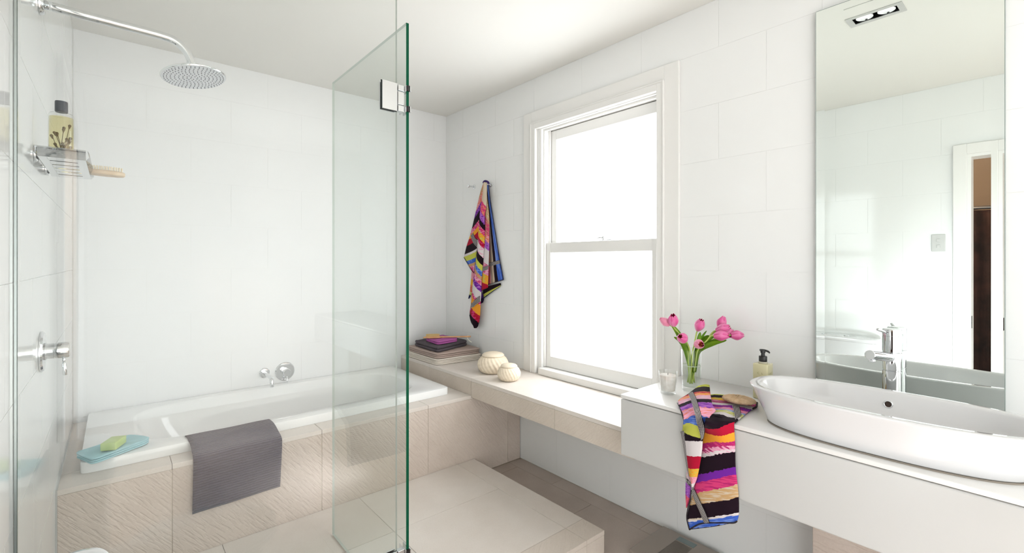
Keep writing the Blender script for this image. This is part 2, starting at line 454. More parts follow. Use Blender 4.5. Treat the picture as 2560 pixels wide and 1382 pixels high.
for i in range(121):
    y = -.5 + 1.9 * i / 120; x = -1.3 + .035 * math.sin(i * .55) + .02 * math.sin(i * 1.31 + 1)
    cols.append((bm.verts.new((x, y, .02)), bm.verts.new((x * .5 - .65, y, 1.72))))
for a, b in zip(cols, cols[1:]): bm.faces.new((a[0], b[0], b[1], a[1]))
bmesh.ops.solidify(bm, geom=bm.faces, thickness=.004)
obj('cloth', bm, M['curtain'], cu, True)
bm = bmesh.new(); cyl(bm, (-1.3, -.7, 1.74), (-1.3, 1.5, 1.74), .014); obj('rod', bm, M['dark'], cu, True)
for yy in (-.6, 1.42): obj('bracket', B((-2.099, yy, 1.73), (-1.29, yy + .02, 1.75)), M['dark'], cu)

# ------------------------------------------------------------------ bath surround, bench, shower platform
YD, ZD = 2.31, .489                                     # front plane and top of the surround
sr_ = root('bath_surround', (.8, 2.7, 0), 'beige limestone bath surround with chiselled front panels', 'bath surround')
for a, b in ((XL + .003, .178), (.178, .765), (.765, 1.352), (1.352, 1.94), (1.94, XR - .003)):
    obj('stone_panel', B((a + .001, YD, .0005), (b - .001, YD + .02, ZD - .0205), .0012, 1), M['stone_chisel'], sr_)
obj('stone_grout', B((XL + .002, YD + .0025, .0005), (XR - .002, YD + .05, ZD - .022)), M['stone_grout'], sr_)
for a, b in ((XL + .003, .178), (.178, .765), (.765, 1.352), (1.352, 1.72)):
    obj('ledge_slab', B((a + .0008, YD - .001, ZD - .02), (b - .0008, 2.47, ZD), .0012, 1), M['stone_top'], sr_)
obj('ledge_slab', B((XL + .003, 2.4716, ZD - .02), (-.055, YB - .004, ZD), .0012, 1), M['stone_top'], sr_)
obj('ledge_slab', B((1.50, 2.4716, ZD - .02), (1.72, YB - .004, ZD), .0012, 1), M['stone_top'], sr_)

bm = bmesh.new(); box(bm, (XL + .0002, YD - .002, .001), (XL + .0045, YD + .001, ZD)); box(bm, (XL + .0002, YD, ZD - .001), (XL + .0045, YB - .004, ZD + .002))
obj('silicone_seal', bm, M['white'], sr_)
bn = root('stone_bench', (1.85, 2.1, .48), 'long floating limestone bench running below the window to the corner', 'bench')
BX, BZ0 = 1.648, .478
ys = [1.143, 1.604, 2.309, 2.80, YB - .003]
for i, (a, b) in enumerate(zip(ys, ys[1:])):
    obj('bench_top', B((BX, a + .0005, ZB - .02 - .001), (XR - .001, b - .0005, ZB - .001), .0012, 1), M['stone_top'], bn)
    zb = BZ0 if b < YD + .01 else (ZD + .001)
    a = max(a, YD + .001) if zb > ZD else a; b = min(b, YD - .002) if zb < ZD else b
    if b > YD + .01 and a < YD - .01:
        obj('bench_edge', B((BX, a + .0005, BZ0), (BX + .02, YD - .002, ZB - .0215), .0008, 1), M['stone_bench'], bn)
        a = YD - .001; zb = ZD + .001
    obj('bench_edge', B((BX, a + .0005, zb), (BX + .02, b - .0005, ZB - .0215), .0008, 1), M['stone_bench'], bn)
obj('bench_core', B((BX + .0205, 1.144, BZ0 + .002), (XR - .001, YD - .003, ZB - .022)), M['stone'], bn)

pf = root('shower_platform', (.8, 1.8, 0), 'raised limestone shower platform with a rough stone border', 'platform')
PX, PY, PZ = 1.67, 1.315, .100
obj('platform_core', B((XL + .004, PY + .012, .0005), (PX - .012, YD - .002, PZ - .0205)), M['stone_grout'], pf)
bx, by = 1.55, 1.44
xs = [XL + .004, .35, .95, bx]
for a, b in zip(xs, xs[1:]):
    obj('border_slab', B((a + .0008, PY, PZ - .02), (b - .0008, by - .001, PZ), .001, 1), M['stone_step'], pf)
obj('border_slab', B((bx + .0008, PY, PZ - .02), (PX, by - .001, PZ), .001, 1), M['stone_step'], pf)
obj('border_slab', B((bx + .0008, by + .0005, PZ - .02), (PX, YD - .002, PZ), .001, 1), M['stone_top'], pf)
for a, b in zip(xs, xs[1:]):
    for c, d in ((by, 1.92), (1.92, YD - .001)):
        obj('platform_slab', B((a + .0008, c + .0008, PZ - .02), (b - .0008, d - .001, PZ), .001, 1), M['stone_top'], pf)
xs2 = [XL + .004, .35, .95, 1.55, PX]
for a, b in zip(xs2, xs2[1:]):
    obj('riser', B((a + .0008, PY, .0005), (b - .0008, PY + .012, PZ - .0205), .001, 1), M['stone_step'], pf)
for c, d in ((PY + .013, 1.92), (1.92, YD - .001)):
    obj('riser', B((PX - .012, c, .0005), (PX, d - .001, PZ - .0205), .001, 1), M['stone'], pf)

# ---- stone clad pier under the vanity
pr = root('stone_pier', (1.97, .2, 0), 'rough limestone pier below the vanity beside the white tiles', 'pier')
for z0, z1 in ((.0005, .26), (.2605, .5265)):
    obj('stone_panel', B((1.9, YF + .001, z0), (XR - .001, .566, z1), .0012, 1), M['stone_chisel'], pr)

# ---- bathtub
bt = root('bathtub', (.733, 2.81, ZD), 'white rectangular inset bathtub with a flat raised rim', 'bathtub')
bx0, bx1, by0, by1 = -.100, 1.566, 2.420, YB - .004
ccx, ccy, hx, hy = (bx0 + bx1) / 2, (by0 + by1) / 2, (bx1 - bx0) / 2, (by1 - by0) / 2
n = 128
def warp(r, k): return r
rings = [superellipse(ccx, ccy, hx - .03, hy - .03, ZD + .0008, n, 40),
         superellipse(ccx, ccy, hx, hy, ZD + .0008, n, 40),
         superellipse(ccx, ccy, hx, hy, ZD + .038, n, 40),
         superellipse(ccx, ccy, hx - .0015, hy - .0015, ZD + .042, n, 40),
         superellipse(ccx, ccy, hx - .006, hy - .006, ZD + .0435, n, 36),
         superellipse(ccx + .02, ccy, hx - .15, hy - .075, ZD + .0435, n, 5),
         superellipse(ccx + .02, ccy, hx - .155, hy - .081, ZD + .041, n, 4.8),
         superellipse(ccx + .02, ccy, hx - .161, hy - .088, ZD + .032, n, 4.5),
         superellipse(ccx + .035, ccy, hx - .185, hy - .105, ZD - .06, n, 4.2),
         superellipse(ccx + .055, ccy, hx - .25, hy - .13, ZD - .22, n, 3.8),
         superellipse(ccx + .07, ccy, hx - .30, hy - .16, ZD - .32, n, 3.6),
         superellipse(ccx + .08, ccy, hx - .36, hy - .20, ZD - .345, n, 3.2),
         superellipse(ccx + .08, ccy, hx - .60, hy - .33, ZD - .35, n, 2.5)]
bm = bmesh.new(); loft(bm, rings, cap0=False); obj('tub', bm, M['acrylic'], bt, 40)
bm = bmesh.new(); lathe(bm, [(.032, 0), (.032, .003), (.02, .005), (.0, .005)], (.95, ccy, ZD - .3495), (0, 0, 1), 28, cap=False); obj('drain', bm, M['chrome'], bt, True)

# ------------------------------------------------------------------ vanity and basin
VX, ZV, VZ0, VY1, VY0 = 1.551, .770, .528, 1.140, YF + .004
vn = root('vanity', (1.8, 0, VZ0), 'wall hung white vanity cabinet under the counter', 'vanity')
obj('carcass', B((VX + .019, VY0, VZ0 + .001), (XR - .001, VY1 - .002, ZV - .0185), .004, 2), M['white'], vn)
ysd = [VY0, .02, VY1]
obj('drawer_front', B((VX, .0215, VZ0), (VX + .018, VY1, ZV - .0175), .005, 3), M['white'], vn)
obj('drawer_front', B((VX, VY0, VZ0), (VX + .018, .0185, ZV - .0175), .005, 3), M['white'], vn)
ct = tag(obj('countertop', B((VX - .001, VY0, ZV - .015), (XR - .001, VY1 + .001, ZV), .003, 3), M['counter'], smooth=30), 'slim white countertop on the vanity carrying the basin', 'countertop')

bs = root('basin', (1.725, .33, ZV), 'long oval white ceramic vessel basin with an overflow hole', 'basin')
def SE(ax, ay, z, e=2.6, dy=0.0): return superellipse(1.725, .335 + dy, ax, ay, z, 96, e)
rz = .893
rings = [SE(.10, .26, ZV + .0045), SE(.139, .303, ZV + .0045), SE(.143, .307, ZV + .008), SE(.147, .315, ZV + .03), SE(.160, .337, ZV + .075), SE(.171, .354, rz - .012),
         SE(.1745, .3595, rz - .004), SE(.1735, .359, rz - .001), SE(.170, .356, rz), SE(.153, .338, rz), SE(.149, .334, rz - .002), SE(.146, .331, rz - .008),
         SE(.138, .318, rz - .045), SE(.125, .295, rz - .075), SE(.105, .26, rz - .095), SE(.06, .18, rz - .102), SE(.02, .05, rz - .104)]
bm = bmesh.new(); loft(bm, rings); obj('bowl', bm, M['ceramic'], bs, 60)
bm = bmesh.new(); loft(bm, [SE(.142, .306, ZV + .0002), SE(.142, .306, ZV + .0042)]); obj('base_seal', bm, simple('grey sealant', (150, 140, 128), .6), bs)
ov = Vector((1.8632, .345, .853)); od = Vector((-1, 0, .22)).normalized()
bm = bmesh.new(); lathe(bm, [(.0125, -.003), (.0125, .0015), (.0095, .0025), (.0085, .0)], ov, od, 24, cap=False); obj('overflow_ring', bm, M['chrome'], bs, True)
bm = bmesh.new(); lathe(bm, [(.0086, -.002), (.0086, .0006), (.0, .0006)], ov, od, 24, cap=False); obj('overflow_hole', bm, simple('overflow shadow', (60, 45, 38), .8), bs)

# ---- basin tap
TX, TY = 1.9935, .359
tp = root('basin_mixer_tap', (TX, TY, ZV), 'tall round chrome mixer tap standing behind the basin', 'tap')
bm = bmesh.new()
lathe(bm, [(.031, 0), (.031, .004), (.026, .006), (.026, .168), (.0245, .169), (.0245, .171), (.026, .172), (.026, .229), (.0245, .230), (.0245, .232), (.026, .2325)], (TX, TY, ZV + .0002), n=48)
obj('body', bm, M['chrome'], tp, 40)
bm = bmesh.new(); lathe(bm, [(.0262, .2330), (.0262, .284), (.0252, .2845), (.0252, .286), (.0262, .2865), (.0262, .304), (.0245, .308), (.0, .3085)], (TX, TY, ZV), n=48, cap=False); obj('cartridge_cap', bm, M['chrome'], tp, 40)
bm = bmesh.new(); s0 = Vector((TX - .015, TY + .002, .983)); s1 = Vector((1.815, .382, 1.010)); cyl(bm, s0, s1, .0148, 36, .0015); obj('spout', bm, M['chrome'], tp, 40)
bm = bmesh.new(); e = (s1 - s0).normalized(); dn = Vector((0, 0, -1)); q = s1 - e * .018 + Vector((0, 0, -.0135)); cyl(bm, q, q + dn * .008, .009, 24, .001); obj('aerator', bm, M['chrome'], tp, True)
bm = bmesh.new(); l0 = Vector((TX - .022, TY + .008, ZV + .296)); cyl(bm, l0, l0 + Vector((-.045, .018, .014)), .0048, 20, .001); obj('lever', bm, M['chrome'], tp, True)

# ---- mirror, bevelled all round
mi = root('wall_mirror', (XM, .346, .80), 'tall frameless mirror on the wall behind the basin tap', 'mirror')
my0, my1, mz0, mz1, bw, bh = .100, .5926, .805, 2.252, .028, .0009
bm = bmesh.new()
o4 = [bm.verts.new((XM - bh, y, z)) for y, z in ((my0, mz0), (my1, mz0), (my1, mz1), (my0, mz1))]
i4 = [bm.verts.new((XM, y, z)) for y, z in ((my0 + bw, mz0 + bw), (my1 - bw, mz0 + bw), (my1 - bw, mz1 - bw), (my0 + bw, mz1 - bw))]
bm.faces.new(list(reversed(i4)))
for i in range(4):
    k = (i + 1) % 4; bm.faces.new((o4[k], o4[i], i4[i], i4[k]))
me = bpy.data.meshes.new('mirror_glass'); bmesh.ops.translate(bm, verts=bm.verts, vec=-wloc(mi)); bm.to_mesh(me); bm.free(); me.materials.append(M['mirror'])
mo = bpy.data.objects.new('mirror_glass', me); C.objects.link(mo); mo.parent = mi
bm = bmesh.new()
for a, b in (((XM - bh - .0003, my0 - .0018, mz0), (XR - .0005, my0, mz1)), ((XM - bh - .0003, my1, mz0), (XR - .0005, my1 + .0018, mz1)), ((XM - bh - .0003, my0, mz1), (XR - .0005, my1, mz1 + .0018)), ((XM - bh - .0003, my0, mz0 - .0018), (XR - .0005, my1, mz0))): box(bm, a, b)
obj('mirror_edge', bm, M['mirror_back'], mi)
obj('backing_board', B((XM + .0015, my0 + .0005, mz0 + .0005), (XR - .0005, my1 - .0005, mz1 - .0005)), M['dark'], mi)

# ---- twin downlight in the ceiling
dl = root('ceiling_downlight', (1.307, .558, ZC), 'white framed recessed twin downlight seen in the mirror', 'downlight')
bm = bmesh.new()
for a, b in (((LX0 - .012, LY0 - .012, ZC - .003), (LX0 + .011, LY1 + .012, ZC - .0004)), ((LX1 - .011, LY0 - .012, ZC - .003), (LX1 + .012, LY1 + .012, ZC - .0004)),
             ((LX0 + .011, LY0 - .012, ZC - .003), (LX1 - .011, LY0 + .011, ZC - .0004)), ((LX0 + .011, LY1 - .011, ZC - .003), (LX1 - .011, LY1 + .012, ZC - .0004))): box(bm, a, b)
obj('trim_frame', bm, M['white'], dl)
bm = bmesh.new()
bb = (LX0 + .0105, LX1 - .0105, LY0 + .0105, LY1 - .0105)
box(bm, (bb[0], bb[2], ZC + .05), (bb[1], bb[3], ZC + .053))
for a, b in (((bb[0], bb[2], ZC), (bb[0] + .001, bb[3], ZC + .05)), ((bb[1] - .001, bb[2], ZC), (bb[1], bb[3], ZC + .05)), ((bb[0], bb[2], ZC), (bb[1], bb[2] + .001, ZC + .05)), ((bb[0], bb[3] - .001, ZC), (bb[1], bb[3], ZC + .05))): box(bm, a, b)
obj('housing', bm, M['dark'], dl)
M['lamp'] = glow('lamp lens', (1, .98, .94), .4)
for yy in (.516, .600):
    bm = bmesh.new(); lathe(bm, [(.034, .004), (.034, .008), (.030, .024), (.018, .04), (.0, .042)], (1.307, yy, ZC), n=32, cap=False); l_ = obj('lamp', bm, simple('frosted reflector', (225, 225, 225), .25, metal=.6), dl, True)
    bm = bmesh.new(); lathe(bm, [(.032, .0125), (.032, .0135)], (1.307, yy, ZC), n=32); obj('lens', bm, M['lamp'], l_)

# ---- light switch by the door
sw = root('light_switch', (XL, .51, 1.425), 'white rectangular light switch plate by the doorway, seen in the mirror', 'switch')
obj('face_plate', B((XL + .0005, .478, 1.37), (XL + .008, .548, 1.484), .003), M['white'], sw)
for z in (1.405, 1.445): obj('rocker', B((XL + .0082, .504, z - .010), (XL + .0115, .522, z + .010), .0015), M['white'], sw)

# ------------------------------------------------------------------ shower glass
GY, GX1 = 1.398, .702
fp = root('fixed_shower_screen', (.27, GY, PZ), 'fixed frameless glass shower screen standing beside the left wall', 'shower screen')
bm = bmesh.new(); box(bm, (XL + .006, GY, PZ + .001), (GX1, GY + .010, 2.30), .0, 1)
for f in bm.faces:
    if abs(f.normal.y) < .5: f.material_index = 1
obj('glass_pane', bm, [M['glass_fixed'], M['glass_edge_pale']], fp)
bm = bmesh.new(); box(bm, (XL + .0005, GY + .0005, PZ + .001), (XL + .0055, GY + .0095, 2.30), .0005, 1)
obj('wall_channel', bm, simple('brushed channel', (170, 178, 176), .25, metal=.8), fp)

dr = root('shower_door', (.7335, 1.385, PZ), 'open greenish frameless glass shower door with dark green edges', 'shower door')
DX, DT, DYN, DYF, DZT = .7285, .010, 1.386, 2.066, 2.089
bm = bmesh.new(); box(bm, (DX, DYN, PZ + .006), (DX + DT, DYF, DZT))
for f in bm.faces:
    if f.normal.y < -.5: f.material_index = 1
    elif abs(f.normal.x) < .5: f.material_index = 2
obj('glass_pane', bm, [M['glass_door'], M['glass_edge'], M['glass_edge_pale']], dr)
def hinge(zc, lab):
    h = bpy.data.objects.new('hinge', None); C.objects.link(h); h.parent = dr; h.location = Vector((.70, GY - .006, zc)) - Vector(dr.location); h['label'] = lab
    hh = .0455
    obj('screen_plate', B((.648, GY - .0075, zc - hh), (.700, GY - .0008, zc + hh), .0006, 1), M['chrome'], h)
    obj('screen_back_plate', B((.648, GY + .0108, zc - hh), (.700, GY + .0165, zc + hh), .0006, 1), M['chrome'], h)
    obj('screen_gasket', B((.6455, GY - .0012, zc - hh - .0015), (.7005, GY - .0002, zc + hh + .001)), M['rubber'], h)
    obj('pivot_block', B((.7025, GY - .006, zc - .022), (.7262, GY + .010, zc + .022), .002, 2), M['chrome'], h)
    for s in (-1, 1):
        z0, z1 = (zc + .024, zc + hh - .002) if s > 0 else (zc - hh + .002, zc - .024)
        k = obj('knuckle', B((.7025, GY - .007, z0), (.7262, GY + .012, z1), .0015, 2), M['chrome'], h)
        obj('door_clamp', B((DX + DT + .0006, DYN - .006, z0), (DX + DT + .0056, DYN + .045, z1), .0008, 1), M['chrome'], h)
        obj('door_gasket', B((DX + .0003, DYN - .007, z0 + .001), (DX + DT - .0003, DYN - .0008, z1 - .001)), M['dark'], h)
        obj('door_plate', B((DX - .0022, DYN - .004, z0), (DX - .0003, DYN + .045, z1), .0006, 1), M['chrome'], h)
    return h
hinge(1.839, 'upper chrome hinge joining the glass door to the screen')
hinge(.317, 'lower chrome hinge joining the glass door to the screen')

# ------------------------------------------------------------------ shower fittings
sh = root('rain_shower_head', (XL, 1.836, 2.03), 'round chrome rain shower head on a long wall arm', 'shower head')
AY = 1.836
bm = bmesh.new(); lathe(bm, [(.030, 0), (.030, .004), (.026, .010), (.013, .012)], (XL + .0005, AY, 2.022), (1, 0, 0), 32); obj('wall_flange', bm, M['chrome'], sh, 40)
arm = smooth_path([(XL + .01, AY, 2.022), (0, AY, 2.02), (.115, AY, 2.018), (.152, AY, 2.010), (.176, AY, 1.990), (.188, AY, 1.968), (.192, AY, 1.952)], 6)
bm = bmesh.new(); tube(bm, arm, .0125, 20); obj('arm', bm, M['chrome'], sh, True)
bm = bmesh.new(); lathe(bm, [(.0135, 0), (.0135, .012), (.0115, .013), (.0115, .018), (.016, .022), (.016, .032)], (.192, AY, 1.956), (.12, 0, -1), 24); obj('swivel_joint', bm, M['chrome'], sh, 40)
HC = Vector((.199, AY, 1.912)); HN = (Vector((0, 0, 1)) - .19 * Vector((.7598, -.6501, 0))).normalized(); HX, HY, _ = frame_of(HN)
bm = bmesh.new(); lathe(bm, [(.014, .016), (.03, .014), (.070, .007), (.087, .003), (.091, 0), (.091, -.003), (.089, -.005)], HC, HN, 64, cap=False)
obj('head_shell', bm, M['chrome'], sh, 50)
bm = bmesh.new(); lathe(bm, [(.089, -.005), (.086, -.0055), (.0, -.0055)], HC, HN, 64, cap=False); fp_ = obj('spray_face', bm, simple('brushed spray face', (226, 229, 234), .35), sh)
bm = bmesh.new()
for r_, k_ in ((.010, 6), (.020, 12), (.031, 18), (.042, 24), (.053, 30), (.064, 36), (.074, 42), (.082, 46)):
    for i in range(k_):
        a = 2 * PI * i / k_ + r_ * 9
        lathe(bm, [(.0016, 0), (.0011, .0022)], HC + HX * (r_ * math.cos(a)) + HY * (r_ * math.sin(a)) - HN * .0055, -HN, 6)
nz = obj('nozzles', bm, simple('dark nozzle rubber', (92, 94, 104), .6), fp_); nz['kind'] = 'stuff'

def wall_mixer(name, c, nrm, r_plate, lab):
    """round plate with a cylinder body and a pin lever hanging down; nrm points out of the wall"""
    c = Vector(c); nrm = Vector(nrm)
    t = root(name, c, lab, 'mixer tap')
    bm = bmesh.new(); lathe(bm, [(r_plate, .0006), (r_plate, .004), (r_plate - .004, .008), (.02, .009)], c, nrm, 48); obj('wall_plate', bm, M['chrome'], t, 40)
    bm = bmesh.new(); lathe(bm, [(.024, .0092), (.024, .0125), (.0215, .0130), (.0215, .028), (.020, .0285), (.020, .030), (.0215, .0305), (.0215, .034)], c, nrm, 40); obj('body', bm, M['chrome'], t, 40)
    bm = bmesh.new(); lathe(bm, [(.0225, .0345), (.0225, .058), (.021, .060)], c, nrm, 40); obj('handle_cap', bm, M['chrome'], t, 40)
    bm = bmesh.new(); p = c + nrm * .048 + Vector((0, 0, -.021)); cyl(bm, p, p + Vector((0, 0, -.018)), .0036, 16); cyl(bm, p + Vector((0, 0, -.016)), p + nrm * .003 + Vector((0, 0, -.052)), .0048, 18, .0008); obj('lever', bm, M['chrome'], t, True)
    return t
wall_mixer('shower_mixer', (XL, 1.865, 1.050), (1, 0, 0), .0575, 'chrome shower mixer on the left wall below the rack')
wall_mixer('bath_mixer', (.834, YB, .600), (0, -1, 0), .058, 'small round chrome bath mixer beside the bath spout')
sp = root('bath_spout', (.715, YB, .607), 'curved chrome bath spout on the wall above the tub', 'spout')
bm = bmesh.new(); lathe(bm, [(.030, .0006), (.030, .005), (.026, .009), (.0125, .010)], (.715, YB, .607), (0, -1, 0), 32); obj('wall_flange', bm, M['chrome'], sp, 40)
bm = bmesh.new(); tube(bm, smooth_path([(.715, YB - .008, .607), (.715, YB - .09, .607), (.715, YB - .155, .605), (.715, YB - .176, .594), (.715, YB - .182, .575), (.715, YB - .182, .557)], 6), .0115, 20); obj('spout_pipe', bm, M['chrome'], sp, True)

# ---- rack on the left wall
rk = root('shower_rack', (XL, 1.84, 1.58), 'long chrome slotted rack on the left shower wall', 'rack')
ra = (XL + .012, -.056, 1.655, 2.03, 1.570)              # x0, x1, y0, y1, z floor
bm = bmesh.new()
nx = 9
# slotted floor: bars across x with four slots near the outer side
x0, x1, y0, y1, zf = ra
cuts = [y0 + .05, y0 + .115, y0 + .18, y0 + .245, y0 + .31]
prev = y0
for c_ in cuts:
    box(bm, (x0, prev, zf), (x1, c_, zf + .0015)); 
    box(bm, (x0, c_, zf), (x0 + .018, c_ + .012, zf + .0015)); box(bm, (x1 - .018, c_, zf), (x1, c_ + .012, zf + .0015))
    prev = c_ + .012
box(bm, (x0, prev, zf), (x1, y1, zf + .0015))
obj('slotted_floor', bm, M['chrome'], rk)
bm = bmesh.new()
for (ax, ay, bx_, by_) in ((x0, y0, x1, y0), (x1, y0, x1, y1), (x1, y1, x0, y1), (x0, y1, x0, y0)):
    pass
def railwall(p, q, out, mat='chrome', hgt=.026):
    bm = bmesh.new(); p, q, out = Vector(p), Vector(q), Vector(out); cols = []
    for t in range(8):
        a = t / 7; z = zf + hgt * a; o_ = out * (.006 * math.sin(a * PI) + .003 * a)
        cols.append((bm.verts.new(Vector((p.x, p.y, z)) + o_), bm.verts.new(Vector((q.x, q.y, z)) + o_)))
    for a, b in zip(cols, cols[1:]): bm.faces.new((a[0], a[1], b[1], b[0]))
    bmesh.ops.solidify(bm, geom=bm.faces, thickness=.0014)
    return obj('side_rail', bm, M['chrome'], rk, True)
railwall((x0, y0, 0), (x1, y0, 0), (0, -1, 0)); railwall((x1, y0, 0), (x1, y1, 0), (1, 0, 0)); railwall((x1, y1, 0), (x0, y1, 0), (0, 1, 0)); railwall((x0, y1, 0), (x0, y0, 0), (-1, 0, 0))
for yy in (1.73, 1.99):
    bm = bmesh.new(); lathe(bm, [(.022, .0006), (.022, .005), (.018, .008), (.008, .0085), (.008, .0115)], (XL, yy, 1.588), (1, 0, 0), 28); obj('wall_mount', bm, M['chrome'], rk, 40)

bo = root('bath_oil_bottle', (-.106, 1.715, zf + .002), 'tall clear bottle of golden bath oil with a black cap on the shower rack', 'bottle')
bc = Vector((-.106, 1.715, zf + .0022))
M['oil'] = thin_glass('golden oil', (.975, .93, .70), 1.2)
bm = bmesh.new(); lathe(bm, [(.022, 0), (.0255, .003), (.0255, .118), (.023, .124), (.013, .128), (.0115, .134)], bc, n=40); obj('glass_body', bm, M['vessel'], bo, True)
bm = bmesh.new(); lathe(bm, [(.021, .003), (.0242, .006), (.0242, .114)], bc, n=40); obj('oil', bm, M['oil'], bo, True)
bm = bmesh.new(); lathe(bm, [(.0122, .1285), (.013, .130), (.013, .155), (.0122, .157)], bc, n=36); obj('cap', bm, simple('charcoal cap', (58, 62, 70), .35), bo, 40)
bm = bmesh.new()
for i in range(14):
    a = random.uniform(-1.3, 1.3) - 1.2; L = random.uniform(.03, .10)
    p0 = bc + Vector((random.uniform(-.004, .010), random.uniform(-.008, .004), .008))
    p1 = p0 + Vector((.5 * L * math.cos(a), .15 * L * math.sin(a) * 1, L * .86))
    p1.x = max(-.122, min(-.090, p1.x)); p1.y = max(1.70, min(1.73, p1.y))
    tube(bm, [p0, (p0 + p1) / 2 + Vector((0, 0, .004)), p1], [.0011, .0009, .0007], 6)
    lathe(bm, [(.0008, -.002), (.0022, .002), (.0038, .007), (.0016, .010)], p1 - Vector((0, 0, .005)), (p1 - p0), 10, rfun=lambda a, h: 1 + .25 * math.sin(5 * a))
obj('dried_flowers', bm, simple('dried brown flowers', (108, 88, 44), .8), bo)
br = root('bath_brush', (-.05, 1.93, 1.575), 'pale wooden bath brush lying across the shower rack', 'brush')
bm = bmesh.new()
rr = [superellipse(0, 0, .028, .05, z, 28, 2.2) for z in (0, .003, .011, .014)]
rr[0] = superellipse(0, 0, .025, .047, 0, 28, 2.2); rr[3] = superellipse(0, 0, .025, .047, .014, 28, 2.2)
loft(bm, rr)
bmesh.ops.rotate(bm, verts=bm.verts, cent=(0, 0, 0), matrix=Matrix.Rotation(math.radians(-80), 3, 'Z'))
bmesh.ops.translate(bm, verts=bm.verts, vec=(-.022, 1.93, zf + .0035)); obj('brush_head', bm, simple('pale birch wood', (222, 200, 172), .5, var=(30, (206, 180, 150))), br, 40)
bm = bmesh.new()
for i in range(-7, 8):
    for j in range(-3, 4):
        if (i / 7.6) ** 2 + (j / 3.6) ** 2 > 1: continue
        p = Vector((-.022 + i * .0058, 1.93 + j * .0065, zf + .0178)); cyl(bm, p, p + Vector((random.uniform(-.001, .001), random.uniform(-.001, .001), .012)), .002, 6)
o_ = obj('bristles', bm, simple('cream bristle', (236, 222, 196), .9), br); o_['kind'] = 'stuff'
bm = bmesh.new(); tube(bm, [(-.066, 1.924, zf + .011), (-.09, 1.92, zf + .012), (-.135, 1.915, zf + .013)], [.008, .0065, .0085], 12); obj('handle', bm, simple('birch handle', (222, 200, 172), .5), br, True)

# ---- toilet whose cistern lid corner shows at the bottom left
to = root('toilet', (-.08, 1.0, 0), 'white ceramic toilet with a rounded cistern lid, cut by the frame', 'toilet')
cx_, cy_ = (XL - .02 + .005) / 2, 1.01
def RR(x0, x1, y0, y1, z, e=6): return superellipse((x0 + x1) / 2, (y0 + y1) / 2, (x1 - x0) / 2, (y1 - y0) / 2, z, 56, e)
bm = bmesh.new(); loft(bm, [RR(XL + .003, -.012, .83, 1.19, .36, 5), RR(XL + .003, -.006, .82, 1.20, .6, 5), RR(XL + .003, -.004, .81, 1.215, .718, 5)]); obj('cistern', bm, M['ceramic'], to, 50)
bm = bmesh.new(); loft(bm, [RR(XL + .002, -.002, .805, 1.222, .7185, 4), RR(XL + .002, .003, .80, 1.228, .724, 4), RR(XL + .002, .004, .798, 1.230, .742, 4), RR(XL + .002, .0, .802, 1.226, .749, 4), RR(XL + .004, -.01, .812, 1.215, .751, 4)]); obj('cistern_lid', bm, M['ceramic'], to, 50)
bm = bmesh.new(); loft(bm, [RR(XL + .003, .22, .90, 1.12, .0008, 3.5), RR(XL + .003, .24, .89, 1.13, .15, 3.2), RR(XL + .003, .34, .85, 1.17, .30, 2.8), RR(XL + .003, .42, .83, 1.19, .385, 2.5), RR(XL + .01, .415, .835, 1.185, .392, 2.5)]); obj('pan', bm, M['ceramic'], to, 50)
bm = bmesh.new(); loft(bm, [RR(.01, .425, .825, 1.195, .3925, 2.5), RR(.008, .43, .822, 1.198, .40, 2.5), RR(.01, .425, .825, 1.195, .41, 2.5)]); obj('seat', bm, M['acrylic'], to, 50)
bm = bmesh.new(); loft(bm, [RR(.01, .425, .825, 1.195, .4105, 2.5), RR(.008, .43, .822, 1.198, .42, 2.5), RR(.03, .40, .84, 1.18, .432, 2.5)]); obj('seat_lid', bm, M['acrylic'], to, 50)
bm = bmesh.new(); lathe(bm, [(.02, .7512), (.02, .755), (.017, .757)], (-.08, 1.01, 0), n=24); obj('flush_button', bm, M['chrome'], to, True)

# ------------------------------------------------------------------ hooks
def hook(y, z, lab):
    h = root('wall_hook', (XR, y, z), lab, 'hook', 'chrome peg hooks on the window wall')
    bm = bmesh.new(); lathe(bm, [(.017, .0006), (.017, .003), (.014, .006), (.0065, .008)], (XR, y, z), (-1, 0, 0), 28); obj('hook_plate', bm, M['chrome'], h, 40)
    bm = bmesh.new(); lathe(bm, [(.0065, .008), (.0062, .044), (.0105, .048), (.0105, .056), (.009, .058)], (XR, y, z), (-1, 0, 0), 24); obj('peg', bm, M['chrome'], h, 40)
hook(2.83, 1.861, 'empty chrome peg hook nearest the corner, left of the hanging towel')
hook(2.626, 1.852, 'chrome peg hook that carries the striped towel')

